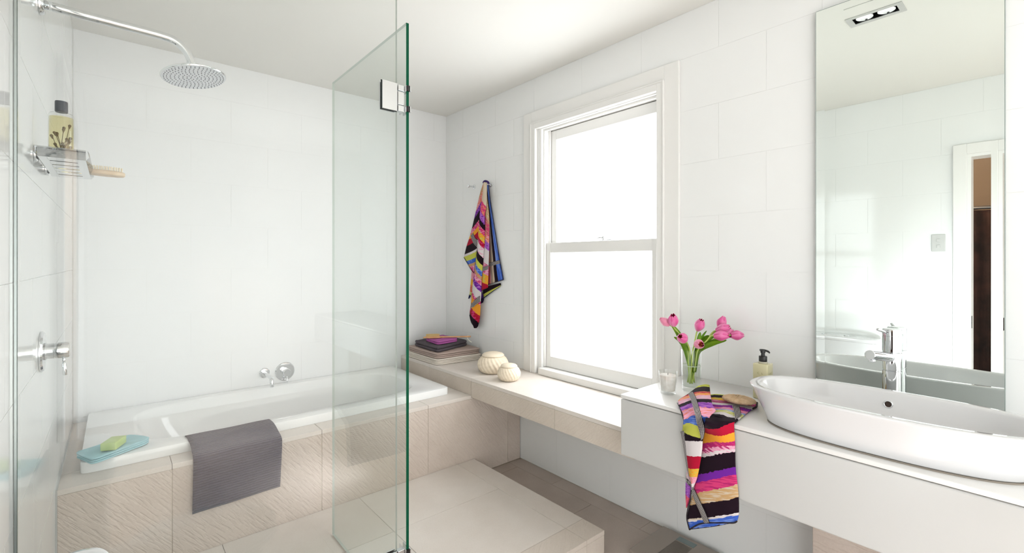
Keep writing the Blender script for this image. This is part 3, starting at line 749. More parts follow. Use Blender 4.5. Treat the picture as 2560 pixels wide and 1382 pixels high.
# ------------------------------------------------------------------ striped towels
COL = {'be': (206, 190, 168), 'or': (240, 160, 52), 'pu': (112, 38, 152), 'li': (176, 104, 196), 'bk': (30, 14, 26), 'pk': (210, 62, 118), 'lp': (232, 164, 190),
       'rd': (178, 20, 52), 'wh': (222, 214, 214), 'ye': (200, 202, 88), 'bl': (60, 96, 190), 'lb': (118, 146, 214), 'ta': (196, 158, 112), 'ma': (176, 40, 104), 'sa': (226, 130, 104), 'tp': (160, 140, 124), 'db': (26, 30, 84)}
def ikat(name, stops, slant=0.0, fade=0.0, vs=1.0, vertical=False, amt=.022, scl=(9, 60)):
    """stops: (position, main, streak) along V; colours change with ragged ikat edges"""
    m, nt, b = newmat(name)
    b.inputs['Roughness'].default_value = .95; b.inputs['Specular IOR Level'].default_value = .15; b.inputs['Sheen Weight'].default_value = .04
    uv = N(nt, 'ShaderNodeTexCoord'); sep = N(nt, 'ShaderNodeSeparateXYZ'); nt.links.new(uv.outputs['UV'], sep.inputs[0])
    mp = N(nt, 'ShaderNodeMapping'); mp.inputs['Scale'].default_value = (scl[0], scl[1], 1); nt.links.new(uv.outputs['UV'], mp.inputs[0])
    n1 = N(nt, 'ShaderNodeTexNoise'); n1.inputs['Scale'].default_value = 1; n1.inputs['Detail'].default_value = 4; nt.links.new(mp.outputs[0], n1.inputs[0])
    base = sep.outputs[0 if vertical else 1]; other = sep.outputs[1 if vertical else 0]
    a = N(nt, 'ShaderNodeMath', operation='MULTIPLY_ADD'); a.inputs[1].default_value = slant; nt.links.new(other, a.inputs[0]); nt.links.new(base, a.inputs[2])
    if fade:                                          # the slant dies out towards the far end: v + slant * u * (1 - v * v)
        sq = N(nt, 'ShaderNodeMath', operation='MULTIPLY'); nt.links.new(base, sq.inputs[0]); nt.links.new(base, sq.inputs[1])
        iv = N(nt, 'ShaderNodeMath', operation='MULTIPLY_ADD'); iv.inputs[1].default_value = -fade; iv.inputs[2].default_value = 1.0; nt.links.new(sq.outputs[0], iv.inputs[0])
        ou = N(nt, 'ShaderNodeMath', operation='MULTIPLY'); nt.links.new(other, ou.inputs[0]); nt.links.new(iv.outputs[0], ou.inputs[1]); nt.links.new(ou.outputs[0], a.inputs[0])
    s = N(nt, 'ShaderNodeMath', operation='SUBTRACT'); s.inputs[1].default_value = .5; nt.links.new(n1.outputs[0], s.inputs[0])
    a2 = N(nt, 'ShaderNodeMath', operation='MULTIPLY_ADD'); a2.inputs[1].default_value = amt * 2; nt.links.new(s.outputs[0], a2.inputs[0]); nt.links.new(a.outputs[0], a2.inputs[2])
    a3 = N(nt, 'ShaderNodeMath', operation='MULTIPLY'); a3.inputs[1].default_value = vs; nt.links.new(a2.outputs[0], a3.inputs[0]); a2 = a3
    def ramp(idx):
        r = N(nt, 'ShaderNodeValToRGB'); r.color_ramp.interpolation = 'CONSTANT'; el = r.color_ramp.elements
        for i, st in enumerate(stops):
            e_ = el[i] if i < 2 else el.new(st[0])
            e_.position = st[0]; e_.color = lin(COL[st[idx] if len(st) > idx else st[1]])
        nt.links.new(a2.outputs[0], r.inputs[0]); return r
    r1, r2 = ramp(1), ramp(2)
    mp2 = N(nt, 'ShaderNodeMapping'); mp2.inputs['Scale'].default_value = (3.0, scl[1] * 1.2, 1) if not vertical else (scl[1] * 1.2, 3.0, 1); nt.links.new(uv.outputs['UV'], mp2.inputs[0])
    n2 = N(nt, 'ShaderNodeTexNoise'); n2.inputs['Scale'].default_value = 1; n2.inputs['Detail'].default_value = 3; nt.links.new(mp2.outputs[0], n2.inputs[0])
    mr = N(nt, 'ShaderNodeMapRange'); mr.inputs[1].default_value = .5; mr.inputs[2].default_value = .58; nt.links.new(n2.outputs[0], mr.inputs[0])
    mx = N(nt, 'ShaderNodeMix', data_type='RGBA'); nt.links.new(mr.outputs[0], mx.inputs[0]); nt.links.new(r1.outputs[0], mx.inputs[6]); nt.links.new(r2.outputs[0], mx.inputs[7])
    nt.links.new(mx.outputs[2], b.inputs['Base Color'])
    n3 = N(nt, 'ShaderNodeTexNoise'); n3.inputs['Scale'].default_value = 420; nt.links.new(uv.outputs['Object'], n3.inputs[0])
    bp = N(nt, 'ShaderNodeBump'); bp.inputs['Strength'].default_value = .5; bp.inputs['Distance'].default_value = .001; nt.links.new(n3.outputs[0], bp.inputs['Height']); nt.links.new(bp.outputs[0], b.inputs['Normal'])
    return m
def band_mat():
    m, nt, b = newmat('woven black and white band'); b.inputs['Roughness'].default_value = .9
    uv = N(nt, 'ShaderNodeTexCoord'); sep = N(nt, 'ShaderNodeSeparateXYZ'); nt.links.new(uv.outputs['UV'], sep.inputs[0])
    s = N(nt, 'ShaderNodeMath', operation='MULTIPLY'); s.inputs[1].default_value = 5.0; nt.links.new(sep.outputs[0], s.inputs[0])
    f = N(nt, 'ShaderNodeMath', operation='FRACT'); nt.links.new(s.outputs[0], f.inputs[0])
    g = N(nt, 'ShaderNodeMath', operation='GREATER_THAN'); g.inputs[1].default_value = .56; nt.links.new(f.outputs[0], g.inputs[0])
    s2 = N(nt, 'ShaderNodeMath', operation='MULTIPLY'); s2.inputs[1].default_value = 70.0; nt.links.new(sep.outputs[1], s2.inputs[0])
    f2 = N(nt, 'ShaderNodeMath', operation='FRACT'); nt.links.new(s2.outputs[0], f2.inputs[0])
    g2 = N(nt, 'ShaderNodeMath', operation='GREATER_THAN'); g2.inputs[1].default_value = .22; nt.links.new(f2.outputs[0], g2.inputs[0])
    mu = N(nt, 'ShaderNodeMath', operation='MULTIPLY'); nt.links.new(g.outputs[0], mu.inputs[0]); nt.links.new(g2.outputs[0], mu.inputs[1])
    mx = N(nt, 'ShaderNodeMix', data_type='RGBA'); mx.inputs[6].default_value = lin((40, 34, 36)); mx.inputs[7].default_value = lin((208, 202, 200))
    nt.links.new(mu.outputs[0], mx.inputs[0]); nt.links.new(mx.outputs[2], b.inputs['Base Color'])
    return m
M['band'] = band_mat()
M['hem'] = simple('dark hem', (38, 28, 36), .9)
def resample(pts, n):
    pts = [Vector(p) for p in pts]; L = [0]
    for a, b in zip(pts, pts[1:]): L.append(L[-1] + (b - a).length)
    out = []
    for i in range(n):
        t = L[-1] * i / (n - 1); k = 0
        while k < len(L) - 2 and L[k + 1] < t: k += 1
        s = (t - L[k]) / max(L[k + 1] - L[k], 1e-9); out.append(pts[k].lerp(pts[k + 1], min(max(s, 0), 1)))
    return out
def panel(bm, Lp, Rp, nrm, bulge=0.0, mi=0, nu=14, nv=40, thick=.004, wob=0.0, ph=0.0):
    """cloth between two edge lines, bulging along nrm; uv: u across, v from the top down"""
    Lp, Rp = resample(smooth_path(Lp, 5), nv), resample(smooth_path(Rp, 5), nv); nrm = Vector(nrm)
    uvl = bm.loops.layers.uv.verify(); g = []
    for j in range(nv):
        row = []
        for i in range(nu):
            t = i / (nu - 1); p = Lp[j].lerp(Rp[j], t)
            p = p + nrm * (bulge * math.sin(PI * t) + wob * math.sin(t * 9 + j * .12 + ph))
            row.append(p)
        g.append(row)
    F = [[bm.verts.new(p) for p in r] for r in g]; K = [[bm.verts.new(p - nrm * thick) for p in r] for r in g]
    def face(vs, uvs):
        f = bm.faces.new(vs); f.material_index = mi; f.smooth = True
        for l, q in zip(f.loops, uvs): l[uvl].uv = q
    U = lambda i, j: (i / (nu - 1), j / (nv - 1))
    for j in range(nv - 1):
        for i in range(nu - 1):
            q = [U(i, j), U(i, j + 1), U(i + 1, j + 1), U(i + 1, j)]
            face((F[j][i], F[j + 1][i], F[j + 1][i + 1], F[j][i + 1]), q)
            face((K[j][i + 1], K[j + 1][i + 1], K[j + 1][i], K[j][i]), list(reversed(q)))
    for j in range(nv - 1):
        face((F[j][0], K[j][0], K[j + 1][0], F[j + 1][0]), [U(0, j)] * 2 + [U(0, j + 1)] * 2)
        face((F[j + 1][-1], K[j + 1][-1], K[j][-1], F[j][-1]), [U(nu - 1, j + 1)] * 2 + [U(nu - 1, j)] * 2)
    for i in range(nu - 1):
        face((F[0][i + 1], K[0][i + 1], K[0][i], F[0][i]), [U(i + 1, 0)] * 2 + [U(i, 0)] * 2)
        face((F[-1][i], K[-1][i], K[-1][i + 1], F[-1][i + 1]), [U(i, nv - 1)] * 2 + [U(i + 1, nv - 1)] * 2)
    return bm
def cloth2(name, parent, mat, Lp, Rp, nrm, label=None, **kw):
    bm = bmesh.new(); panel(bm, Lp, Rp, nrm, **kw)
    me = bpy.data.meshes.new(name); bmesh.ops.translate(bm, verts=bm.verts, vec=-wloc(parent))
    bm.to_mesh(me); bm.free(); me.materials.append(mat)
    o = bpy.data.objects.new(name, me); C.objects.link(o); o.parent = parent
    if label: o['label'] = label
    return o

# --- towel on the hook.  t(): photo position in the zoomed crop -> point on a vertical plane off the wall
ht = root('hanging_towel', (XR - .05, 2.62, 1.85), 'multicoloured striped towel hanging from the wall hook', 'towel', 'multicoloured striped towels')
def t(px, py, off): return at(1120 + px / 3.29, 420 + py / 3.29, 'x', XR - off)
NX = Vector((-1, 0, 0))
def line(pts, off0, off1=None):
    off1 = off0 if off1 is None else off1; k = len(pts) - 1
    return [t(p[0], p[1], off0 + (off1 - off0) * i / k) for i, p in enumerate(pts)]
mA = ikat('ikat left wing', [(p * .75, a_, b_) for p, a_, b_ in ((0, 'be', 'tp'), (.12, 'ta', 'sa'), (.24, 'sa', 'lp'), (.38, 'pu', 'li'), (.47, 'bk', 'bk'), (.60, 'pk', 'lp'), (.68, 'or', 'or'), (.75, 'rd', 'rd'), (.84, 'bk', 'bk'), (.955, 'wh', 'wh'), (.985, 'ye', 'ye'), (1.06, 'bl', 'lb'), (1.11, 'ta', 'sa'), (1.15, 'lp', 'pk'))], slant=.24, amt=.008, vs=.75)
cloth2('cloth_fold', ht, mA, line([(292, 118), (268, 190), (232, 340), (188, 530), (150, 650), (131, 735)], .022), line([(306, 118), (300, 200), (285, 340), (262, 500), (245, 640), (212, 860)], .034), NX, bulge=.006)
mB = ikat('ikat centre fold', [(0, 'be', 'be'), (.08, 'pk', 'sa'), (.15, 'li', 'pu'), (.20, 'bk', 'bk'), (.24, 'pk', 'lp'), (.28, 'or', 'ye'), (.325, 'rd', 'pk'), (.36, 'wh', 'lp'), (.425, 'bk', 'bk'), (.475, 'ye', 'ye'), (.515, 'lb', 'bl'), (.55, 'ta', 'sa'), (.575, 'lp', 'pk'), (.61, 'pu', 'li'), (.655, 'wh', 'wh'), (.715, 'pk', 'lp'), (.745, 'or', 'or'), (.82, 'rd', 'pk'), (.87, 'bk', 'bk'), (.975, 'ye', 'ye')], slant=-.075, amt=.007)
cloth2('cloth_fold', ht, mB, line([(300, 118), (284, 230), (264, 350), (252, 480), (240, 640), (218, 850), (202, 960), (192, 1080), (182, 1160), (177, 1210), (192, 1270), (224, 1314)], .060, .030), line([(318, 118), (314, 300), (300, 400), (300, 560), (292, 700), (276, 900), (272, 1020), (266, 1100), (262, 1200), (256, 1250), (244, 1300), (232, 1316)], .062, .032), NX, bulge=.016)
mC = ikat('ikat inner fold', [(0, 'ta', 'be'), (.2, 'pk', 'ta'), (.36, 'sa', 'lp'), (.44, 'li', 'pu'), (.52, 'wh', 'wh'), (.68, 'lp', 'pk'), (.80, 'or', 'ye'), (.90, 'rd', 'rd'), (.98, 'sa', 'sa')], slant=-.06, amt=.01)
cloth2('cloth_fold', ht, mC, line([(308, 200), (300, 400), (296, 560), (288, 700), (276, 900), (272, 1010)], .036), line([(318, 260), (336, 400), (336, 600), (333, 750), (330, 850), (325, 985)], .046), NX, bulge=.008)
mD = ikat('ikat back panel', [(0, 'bk', 'bk'), (.04, 'pk', 'sa'), (.22, 'tp', 'lp'), (.40, 'be', 'tp'), (.52, 'bk', 'bk'), (.72, 'bl', 'lb'), (.90, 'lb', 'bl'), (.965, 'db', 'db')], vertical=True, amt=.05, scl=(40, 6))
cloth2('cloth_fold', ht, mD, line([(298, 114), (312, 200), (322, 350), (330, 600), (328, 800), (328, 958)], .012), line([(332, 116), (345, 250), (368, 400), (393, 560), (422, 740), (456, 918)], .012), NX, bulge=.008)
mE = ikat('ikat corner flap', [(0, 'bk', 'bk'), (.62, 'ye', 'ye'), (.92, 'db', 'db')])
cloth2('cloth_fold', ht, mE, line([(290, 985), (288, 1030), (296, 1070)], .010), line([(428, 945), (432, 958), (424, 975)], .010), NX, bulge=.004, nv=16)
mF = ikat('ikat lower tail', [(0, 'lp', 'sa'), (.3, 'or', 'ye'), (.5, 'sa', 'rd'), (.72, 'ye', 'be'), (.85, 'db', 'db')])
cloth2('cloth_fold', ht, mF, line([(196, 830), (186, 950), (176, 1040), (168, 1072)], .012), line([(216, 850), (212, 920), (202, 1010), (172, 1074)], .014), NX, bulge=.004, nv=24)
mG = ikat('ikat loop', [(0, 'db', 'pu'), (.5, 'bk', 'db')])
cloth2('cloth_fold', ht, mG, line([(268, 1060), (264, 1095), (270, 1116)], .014), line([(276, 1020), (292, 1075), (284, 1108)], .016), NX, bulge=.005, nv=12)
# the saddle over the peg
bm = bmesh.new()
sad = [t(292, 122, .050), t(294, 112, .048), t(304, 107, .044), t(318, 110, .038), t(330, 118, .030), t(336, 140, .020)]
tube(bm, smooth_path(sad, 5), .0085, 12, flat=.6); obj('cloth_saddle', bm, simple('navy and purple cloth', (38, 34, 92), .95, var=(60, (74, 40, 110))), ht, True)
def ribbon(parent, name, a, b, nrm, lift=.0012, mat=None, **kw): return cloth2(name, parent, mat or M['band'], a, b, nrm, thick=.0015, nu=8, **kw)
cloth2('woven_band', ht, M['band'], [t(206, 532, .0335), t(224, 575, .0375), t(246, 590, .040)], [t(184, 556, .030), t(208, 615, .0365), t(240, 652, .040)], NX, thick=.0012, nu=8, nv=16)
cloth2('woven_band', ht, M['band'], [t(264, 1050, .0500), t(232, 1072, .0640), t(190, 1112, .0480)], [t(264, 1100, .0480), t(226, 1125, .0620), t(186, 1168, .0460)], NX, thick=.0012, nu=8, nv=16, bulge=.002)
cloth2('woven_band', ht, M['band'], [t(284, 818, .0475), t(308, 808, .0560), t(331, 800, .0500)], [t(284, 850, .0475), t(308, 840, .0560), t(329, 832, .0500)], NX, thick=.0012, nu=8, nv=12)
cloth2('woven_band', ht, M['band'], [t(331, 780, .0190), t(380, 768, .0220), t(424, 756, .0150)], [t(331, 812, .0190), t(380, 798, .0220), t(429, 784, .0150)], NX, thick=.0012, nu=8, nv=14)
def hemline(parent, pts, r=.0022):
    bm = bmesh.new(); tube(bm, smooth_path(pts, 5), r, 8); return obj('hem', bm, M['hem'], parent, True)
hemline(ht, line([(131, 735), (160, 785), (190, 835), (212, 862)], .030, .036))
hemline(ht, line([(332, 118), (345, 250), (368, 400), (393, 560), (422, 740), (456, 918)], .014), .0018)
hemline(ht, line([(456, 918), (400, 935), (328, 958)], .015))
hemline(ht, line([(177, 1208), (192, 1270), (226, 1316)], .040), .002)
hemline(ht, line([(325, 985), (300, 995), (272, 1012)], .046, .040), .002)
hemline(ht, line([(176, 1040), (168, 1074)], .016), .002)

# --- towel draped over the vanity
dt = root('draped_towel', (1.56, .93, ZV), 'multicoloured striped towel draped over the vanity front', 'towel', 'multicoloured striped towels')
def d(px, py, plane, val): return at(1680 + px / 3.455, 940 + py / 3.455, plane, val)
FX = 1.545
def X(px, py, off=0.0): return d(px, py, 'x', FX - off)
def Z(px, py, h=0.0): return d(px, py, 'z', ZV + .004 + h)
# lying part on the counter, to the right
mR = ikat('ikat lying end', [(0, 'ye', 'ye'), (.04, 'bk', 'bk'), (.17, 'or', 'ye'), (.28, 'ma', 'lp'), (.40, 'wh', 'wh'), (.50, 'pu', 'ma'), (.60, 'lp', 'pk'), (.68, 'lb', 'wh'), (.72, 'ye', 'wh'), (.82, 'wh', 'wh'), (.90, 'bk', 'bk')], amt=.03)
cloth2('cloth_fold', dt, mR, [Z(322, 160, .004), Z(322, 230, .006), Z(318, 300, .006), Z(305, 345, .004)], [Z(600, 172, .004), Z(735, 236, .004), Z(660, 300, .004), Z(545, 400, .002)], (0, 0, 1), thick=.0035, bulge=.004, wob=.0015)
# black stretch bending over the edge
mT = ikat('ikat bend', [(0, 'bk', 'bk'), (.95, 'bk', 'bk')])
mMn = ikat('ikat front fall', [(0, 'bk', 'bk'), (.08, 'bk', 'bk'), (.285, 'rd', 'rd'), (.375, 'or', 'or'), (.445, 'ma', 'pk'), (.48, 'lp', 'ma'), (.505, 'wh', 'lp'), (.53, 'bk', 'bk'), (.64, 'pu', 'pu'), (.69, 'pk', 'ma'), (.76, 'ta', 'be'), (.84, 'bk', 'bk'), (.935, 'wh', 'be'), (.952, 'bl', 'lb'), (.995, 'bk', 'bk')], slant=.18, fade=1.0, amt=.014)
cloth2('cloth_fold', dt, mMn, [Z(300, 318, .006), Z(285, 400, .006), X(270, 480, .004), X(250, 620, .006), X(220, 800, .008), X(190, 960, .008), X(150, 1120, .006), X(133, 1230, .004), X(150, 1325, .002)],
       [Z(545, 362, .006), Z(541, 395, .005), X(532, 425, .004), X(541, 600, .006), X(546, 780, .006), X(565, 950, .004), X(574, 1080, .003), X(572, 1200, .003), X(556, 1262, .003)], NX, bulge=.010, nv=70, nu=20, wob=.0012)
# upper flap, thrown over from the left, and its falling left strip
mU = ikat('ikat raised flap', [(0, 'ye', 'ye'), (.05, 'bk', 'bk'), (.22, 'rd', 'sa'), (.27, 'or', 'lp'), (.34, 'lp', 'wh'), (.44, 'bk', 'bk'), (.52, 'li', 'pu'), (.62, 'lp', 'sa'), (.74, 'bl', 'lb'), (.86, 'ye', 'ye'), (.97, 'bk', 'bk')], slant=-.05, amt=.02)
NU = Vector((-.75, 0, .66))
cloth2('cloth_fold', dt, mU, [Z(205, 105, .030), Z(130, 160, .022), Z(50, 222, .010), Z(95, 330, .014), X(92, 430, .012), X(88, 480, .012), X(104, 520, .014)],
       [Z(322, 75, .040), Z(328, 150, .045), Z(345, 240, .040), Z(376, 292, .030), X(330, 340, .036), X(292, 430, .032), X(258, 545, .026)], NU, bulge=.014, nv=46, nu=18, wob=.0015)
mL = ikat('ikat left fall', [(0, 'bk', 'bk'), (.05, 'bk', 'bk'), (.12, 'wh', 'wh'), (.40, 'rd', 'rd'), (.64, 'or', 'ye'), (.80, 'lp', 'sa'), (.94, 'wh', 'wh')], slant=.05, amt=.02)
cloth2('cloth_fold', dt, mL, [X(92, 500, .013), X(108, 620, .014), X(128, 760, .014), X(150, 880, .012), X(178, 955, .010)], [X(262, 525, .028), X(258, 620, .026), X(242, 740, .024), X(214, 880, .020), X(184, 958, .012)], NX, bulge=.008, nu=12)
mW = ikat('ikat peeking corner', [(0, 'wh', 'lp'), (.2, 'bk', 'wh'), (.35, 'li', 'pu'), (.68, 'pk', 'sa'), (.95, 'sa', 'sa')])
cloth2('cloth_fold', dt, mW, [X(128, 800, .002), X(118, 900, .002), X(116, 1020, .002), X(122, 1120, .002)], [X(150, 840, .003), X(160, 940, .003), X(156, 1040, .003), X(126, 1140, .002)], NX, bulge=.003, nv=20)
# little corner at the far left on the counter
mS = ikat('ikat left corner', [(0, 'bk', 'bk'), (.3, 'li', 'pu'), (.8, 'li', 'li')])
cloth2('cloth_fold', dt, mS, [Z(40, 228, .006), Z(75, 290, .004), X(98, 370, .002)], [Z(110, 250, .008), Z(140, 290, .006), X(112, 360, .003)], (-.6, 0, .8), bulge=.002, nv=12)
# bands
cloth2('woven_band', dt, M['band'], [Z(182, 133, .048), Z(212, 200, .056), Z(240, 290, .050), X(262, 370, .050), X(284, 455, .048), X(270, 540, .040)], [Z(140, 152, .044), Z(168, 220, .050), Z(196, 320, .044), X(214, 410, .044), X(240, 490, .046), X(250, 560, .040)], NU, bulge=.003, thick=.0014, nu=8)
cloth2('woven_band', dt, M['band'], [X(108, 468, .0165), X(118, 560, .018), X(142, 760, .018), X(168, 900, .016), X(188, 985, .014)], [X(72, 480, .016), X(92, 580, .0165), X(122, 770, .0165), X(154, 910, .015), X(170, 985, .013)], NX, thick=.0014, nu=8)
cloth2('woven_band', dt, M['band'], [X(192, 975, .0165), X(232, 1060, .020), X(285, 1170, .0205), X(322, 1262, .017)], [X(166, 1000, .0145), X(192, 1070, .0175), X(242, 1180, .0185), X(278, 1272, .014)], NX, thick=.0014, nu=8, bulge=.001)
cloth2('woven_band', dt, M['band'], [Z(580, 250, .009), Z(592, 300, .009), Z(598, 335, .008)], [Z(520, 252, .011), Z(536, 310, .011), Z(546, 375, .008)], (0, 0, 1), thick=.0012, nu=8, nv=14)
cloth2('woven_band', dt, M['band'], [Z(68, 225, .014), Z(98, 285, .010), X(106, 370, .006)], [Z(38, 230, .012), Z(72, 300, .008), X(98, 385, .005)], (-.6, 0, .8), thick=.0012, nu=8, nv=14)
hemline(dt, [X(150, 1326, .004), X(220, 1285, .010), X(290, 1268, .013), X(420, 1266, .012), X(530, 1268, .007), X(562, 1252, .004)], .0022)
hemline(dt, [X(166, 985, .012), X(158, 1060, .010), X(136, 1150, .008), X(128, 1230, .006), X(150, 1326, .004)], .0022)
hemline(dt, [Z(735, 228, .004), Z(730, 262, .006), Z(700, 280, .006)], .003)

# --- loofah pad lying on the towel
lf = root('loofah_pad', (1.76, .80, ZV + .02), 'flat oval tan loofah pad lying on the striped towel', 'loofah')
c0 = at(1848, 998, 'z', ZV + .028); e0 = at(1806, 991, 'z', ZV + .028); e1 = at(1890, 1008, 'z', ZV + .028)
ang = math.atan2(e1.y - e0.y, e1.x - e0.x); hl = (e1 - e0).length / 2
bm = bmesh.new()
prof = [(.0, -.011), (.55, -.010), (.85, -.006), (1.0, 0), (.93, .006), (.7, .011), (.35, .0135), (.0, .014)]
rings = []
for r_, h_ in prof:
    rings.append([Vector((max(r_, .01) * hl * math.cos(2 * PI * i / 48) * (1 + .02 * math.sin(i * 3)), max(r_, .01) * .044 * math.sin(2 * PI * i / 48) * (1 + .03 * math.sin(i * 2.1)), h_ + .0012 * math.sin(i * 1.9 + r_ * 8))) for i in range(48)])
loft(bm, rings); bmesh.ops.rotate(bm, verts=bm.verts, cent=(0, 0, 0), matrix=Matrix.Rotation(ang, 3, 'Z')); cc = (e0 + e1) / 2
bmesh.ops.translate(bm, verts=bm.verts, vec=cc)
M['loofah'] = simple('dry loofah fibre', (224, 194, 158), .95, bump=(160, .9, .003), var=(70, (204, 170, 132)))
obj('pad', bm, M['loofah'], lf, True)
bm = bmesh.new()
for off in (-.004, .012):
    pts = []
    for i in range(13):
        q = -1 + 2 * i / 12; yy = q * .041; zz = .0155 * math.sqrt(max(0, 1 - (q * .96) ** 2)) - .001
        v = Matrix.Rotation(ang, 3, 'Z') @ Vector((off, yy, zz)); pts.append(v + cc)
    tube(bm, pts, .0016, 8)
obj('cord', bm, simple('jute cord', (214, 186, 146), .9), lf, True)

# ------------------------------------------------------------------ folded towels
def folded(parent, name, corners, z0, h, layers, mat, off=.006, fold=True, seed=1):
    """a folded cloth: layers with rounded fold edges stacked between z0 and z0+h; corners: 4 xy points counter-clockwise"""
    rnd = random.Random(seed); lh = h / layers
    cs = [Vector((c[0], c[1], 0)) for c in corners]; cen = sum(cs, Vector()) / 4
    for k in range(layers):
        bm = bmesh.new(); n = 16; rings = []
        jit = rnd.uniform(-.002, .002)
        for r_, q in ((-.010, .0), (-.002, .12), (0, .5), (-.002, .88), (-.010, 1.0)):
            ring = []
            for i in range(4):
                a, b = cs[i], cs[(i + 1) % 4]
                for j in range(n):
                    t_ = j / n; p = a.lerp(b, t_)
                    dirn = (cen - p)
                    cr = .012 * max(0, 1 - min(t_, 1 - t_) * n / 1.5)
                    p = p + dirn.normalized() * (-r_ + jit + cr) + dirn * 0
                    sag = .0035 * math.sin(5 * t_ + i + k * 1.3 + seed) * (.5 if layers > 1 else 1)
                    ring.append(Vector((p.x, p.y, z0 + lh * (k + q * .96) + sag * q * (k + 1) / layers)))
            rings.append(ring)
        top = rings[-1]
        for s in (.75, .4, .1):
            rings.append([Vector((cen.x + (p.x - cen.x) * s, cen.y + (p.y - cen.y) * s, p.z + .002 * (1 - s) + .0008 * math.sin(p.x * 60 + p.y * 45 + k))) for p in top])
        loft(bm, rings); obj(name, bm, mat, parent, True)
M['cream_cloth'] = simple('cream waffle towel', (226, 216, 204), .95, bump=(350, .6, .001))
M['taupe_cloth'] = simple('taupe towel', (178, 158, 148), .95, bump=(350, .6, .001))
M['char_cloth'] = simple('charcoal towel', (82, 74, 80), .95, bump=(300, .8, .0015))
M['plum_cloth'] = simple('orchid purple cloth', (176, 92, 160), .95, bump=(350, .6, .001))
M['mint_cloth'] = simple('aqua cloth', (168, 208, 214), .95, bump=(350, .7, .001))
A4 = [(1.662, 2.73), (2.030, 2.70), (2.030, 3.16), (1.662, 3.15)]
z = ZB
t1 = root('folded_towel', (1.85, 2.93, z), 'folded cream bath towel at the bottom of the stack on the bench', 'towel', 'folded towels stacked on the bench corner'); folded(t1, 'layer', A4, z, .040, 4, M['cream_cloth'], seed=1)
t2 = root('folded_towel', (1.85, 2.93, z + .041), 'folded taupe bath towel above the cream one on the bench', 'towel', 'folded towels stacked on the bench corner'); folded(t2, 'layer', [(1.668, 2.735), (2.027, 2.715), (2.027, 3.155), (1.664, 3.15)], z + .041, .039, 3, M['taupe_cloth'], seed=2)
t3 = root('folded_towel', (1.85, 2.93, z + .081), 'folded charcoal towel with thick soft edges in the stack', 'towel', 'folded towels stacked on the bench corner'); folded(t3, 'layer', [(1.685, 2.755), (2.010, 2.85), (1.985, 3.14), (1.690, 3.10)], z + .081, .042, 2, M['char_cloth'], seed=3)
t4 = root('face_cloth', (1.80, 2.88, z + .125), 'folded orchid purple face cloth on top of the charcoal towel', 'cloth'); folded(t4, 'layer', [(1.715, 2.80), (1.905, 2.825), (1.91, 3.03), (1.735, 3.01)], z + .124, .026, 2, M['plum_cloth'], seed=4)
bb_ = root('body_brush', (1.8, 2.82, z + .155), 'long handled wooden body brush lying on the stacked towels', 'brush')
M['beech'] = simple('beech wood', (222, 172, 122), .45, var=(25, (206, 152, 104)))
ba, be_ = at(1062, 843, 'z', z + .157), at(1177, 841, 'z', z + .160)
bd = (be_ - ba).normalized(); hd0, hd1 = ba, ba + bd * .115
bm = bmesh.new(); tube(bm, smooth_path([ba + bd * .10, ba + bd * .16, ba + bd * .25, be_], 5), [.0075] * 4 + [.0055] * 12, 12); obj('handle', bm, M['beech'], bb_, True)
bm = bmesh.new(); sd = bd.cross(Vector((0, 0, 1))).normalized(); rings = []
for hh_, sc in ((-.006, .85), (-.004, 1), (.005, 1), (.007, .88)):
    rings.append([(hd0 + hd1) / 2 + bd * (.060 * sc * math.cos(2 * PI * i / 32)) + sd * (.022 * sc * math.sin(2 * PI * i / 32)) + Vector((0, 0, hh_)) for i in range(32)])
loft(bm, rings); obj('brush_head', bm, M['beech'], bb_, 40)
bm = bmesh.new()
for i in range(-8, 9):
    for j in range(-3, 4):
        if (i / 8.6) ** 2 + (j / 3.7) ** 2 > 1: continue
        p = (hd0 + hd1) / 2 + bd * (i * .0058) + sd * (j * .0052) + Vector((0, 0, .0075)); cyl(bm, p, p + Vector((0, 0, .015)), .0022, 6)
o_ = obj('bristles', bm, simple('tan bristle', (232, 200, 140), .9), bb_); o_['kind'] = 'stuff'
bm = bmesh.new(); tube(bm, smooth_path([be_ - bd * .022 + Vector((0, 0, .008)), be_ - bd * .02 + sd * -.012 + Vector((0, 0, 0)), be_ - bd * .018 + Vector((-.014, -.012, -.014)), be_ + Vector((-.022, -.022, -.030)), be_ + Vector((-.016, -.030, -.034))], 5), .0032, 8); obj('hanging_cord', bm, simple('white cord', (236, 230, 218), .9), bb_, True)
bm = bmesh.new(); tube(bm, [hd0 - bd * .012 + Vector((0, 0, -.003)), hd0 + bd * .002], [.004, .007], 10); obj('handle_tip', bm, M['beech'], bb_, True)

# --- charcoal bath mat over the bath rim
bmx = root('bath_mat', (.41, 2.42, ZD + .05), 'dark grey ribbed bath mat hanging over the bath edge', 'bath mat')
M['mat_cloth'], nt, b = newmat('dark grey ribbed towelling')
b.inputs['Roughness'].default_value = .95; b.inputs['Specular IOR Level'].default_value = .1; b.inputs['Sheen Weight'].default_value = .2
uvn = N(nt, 'ShaderNodeTexCoord'); wv = N(nt, 'ShaderNodeTexWave', wave_type='BANDS', bands_direction='Y'); wv.inputs['Scale'].default_value = 13; wv.inputs['Distortion'].default_value = 1.2; wv.inputs['Detail'].default_value = 2
nt.links.new(uvn.outputs['UV'], wv.inputs[0]); nn = N(nt, 'ShaderNodeTexNoise'); nn.inputs['Scale'].default_value = 260; nt.links.new(uvn.outputs['Object'], nn.inputs[0])
ad = N(nt, 'ShaderNodeMath', operation='MULTIPLY_ADD'); ad.inputs[1].default_value = .7; nt.links.new(nn.outputs[0], ad.inputs[0]); nt.links.new(wv.outputs[1], ad.inputs[2])
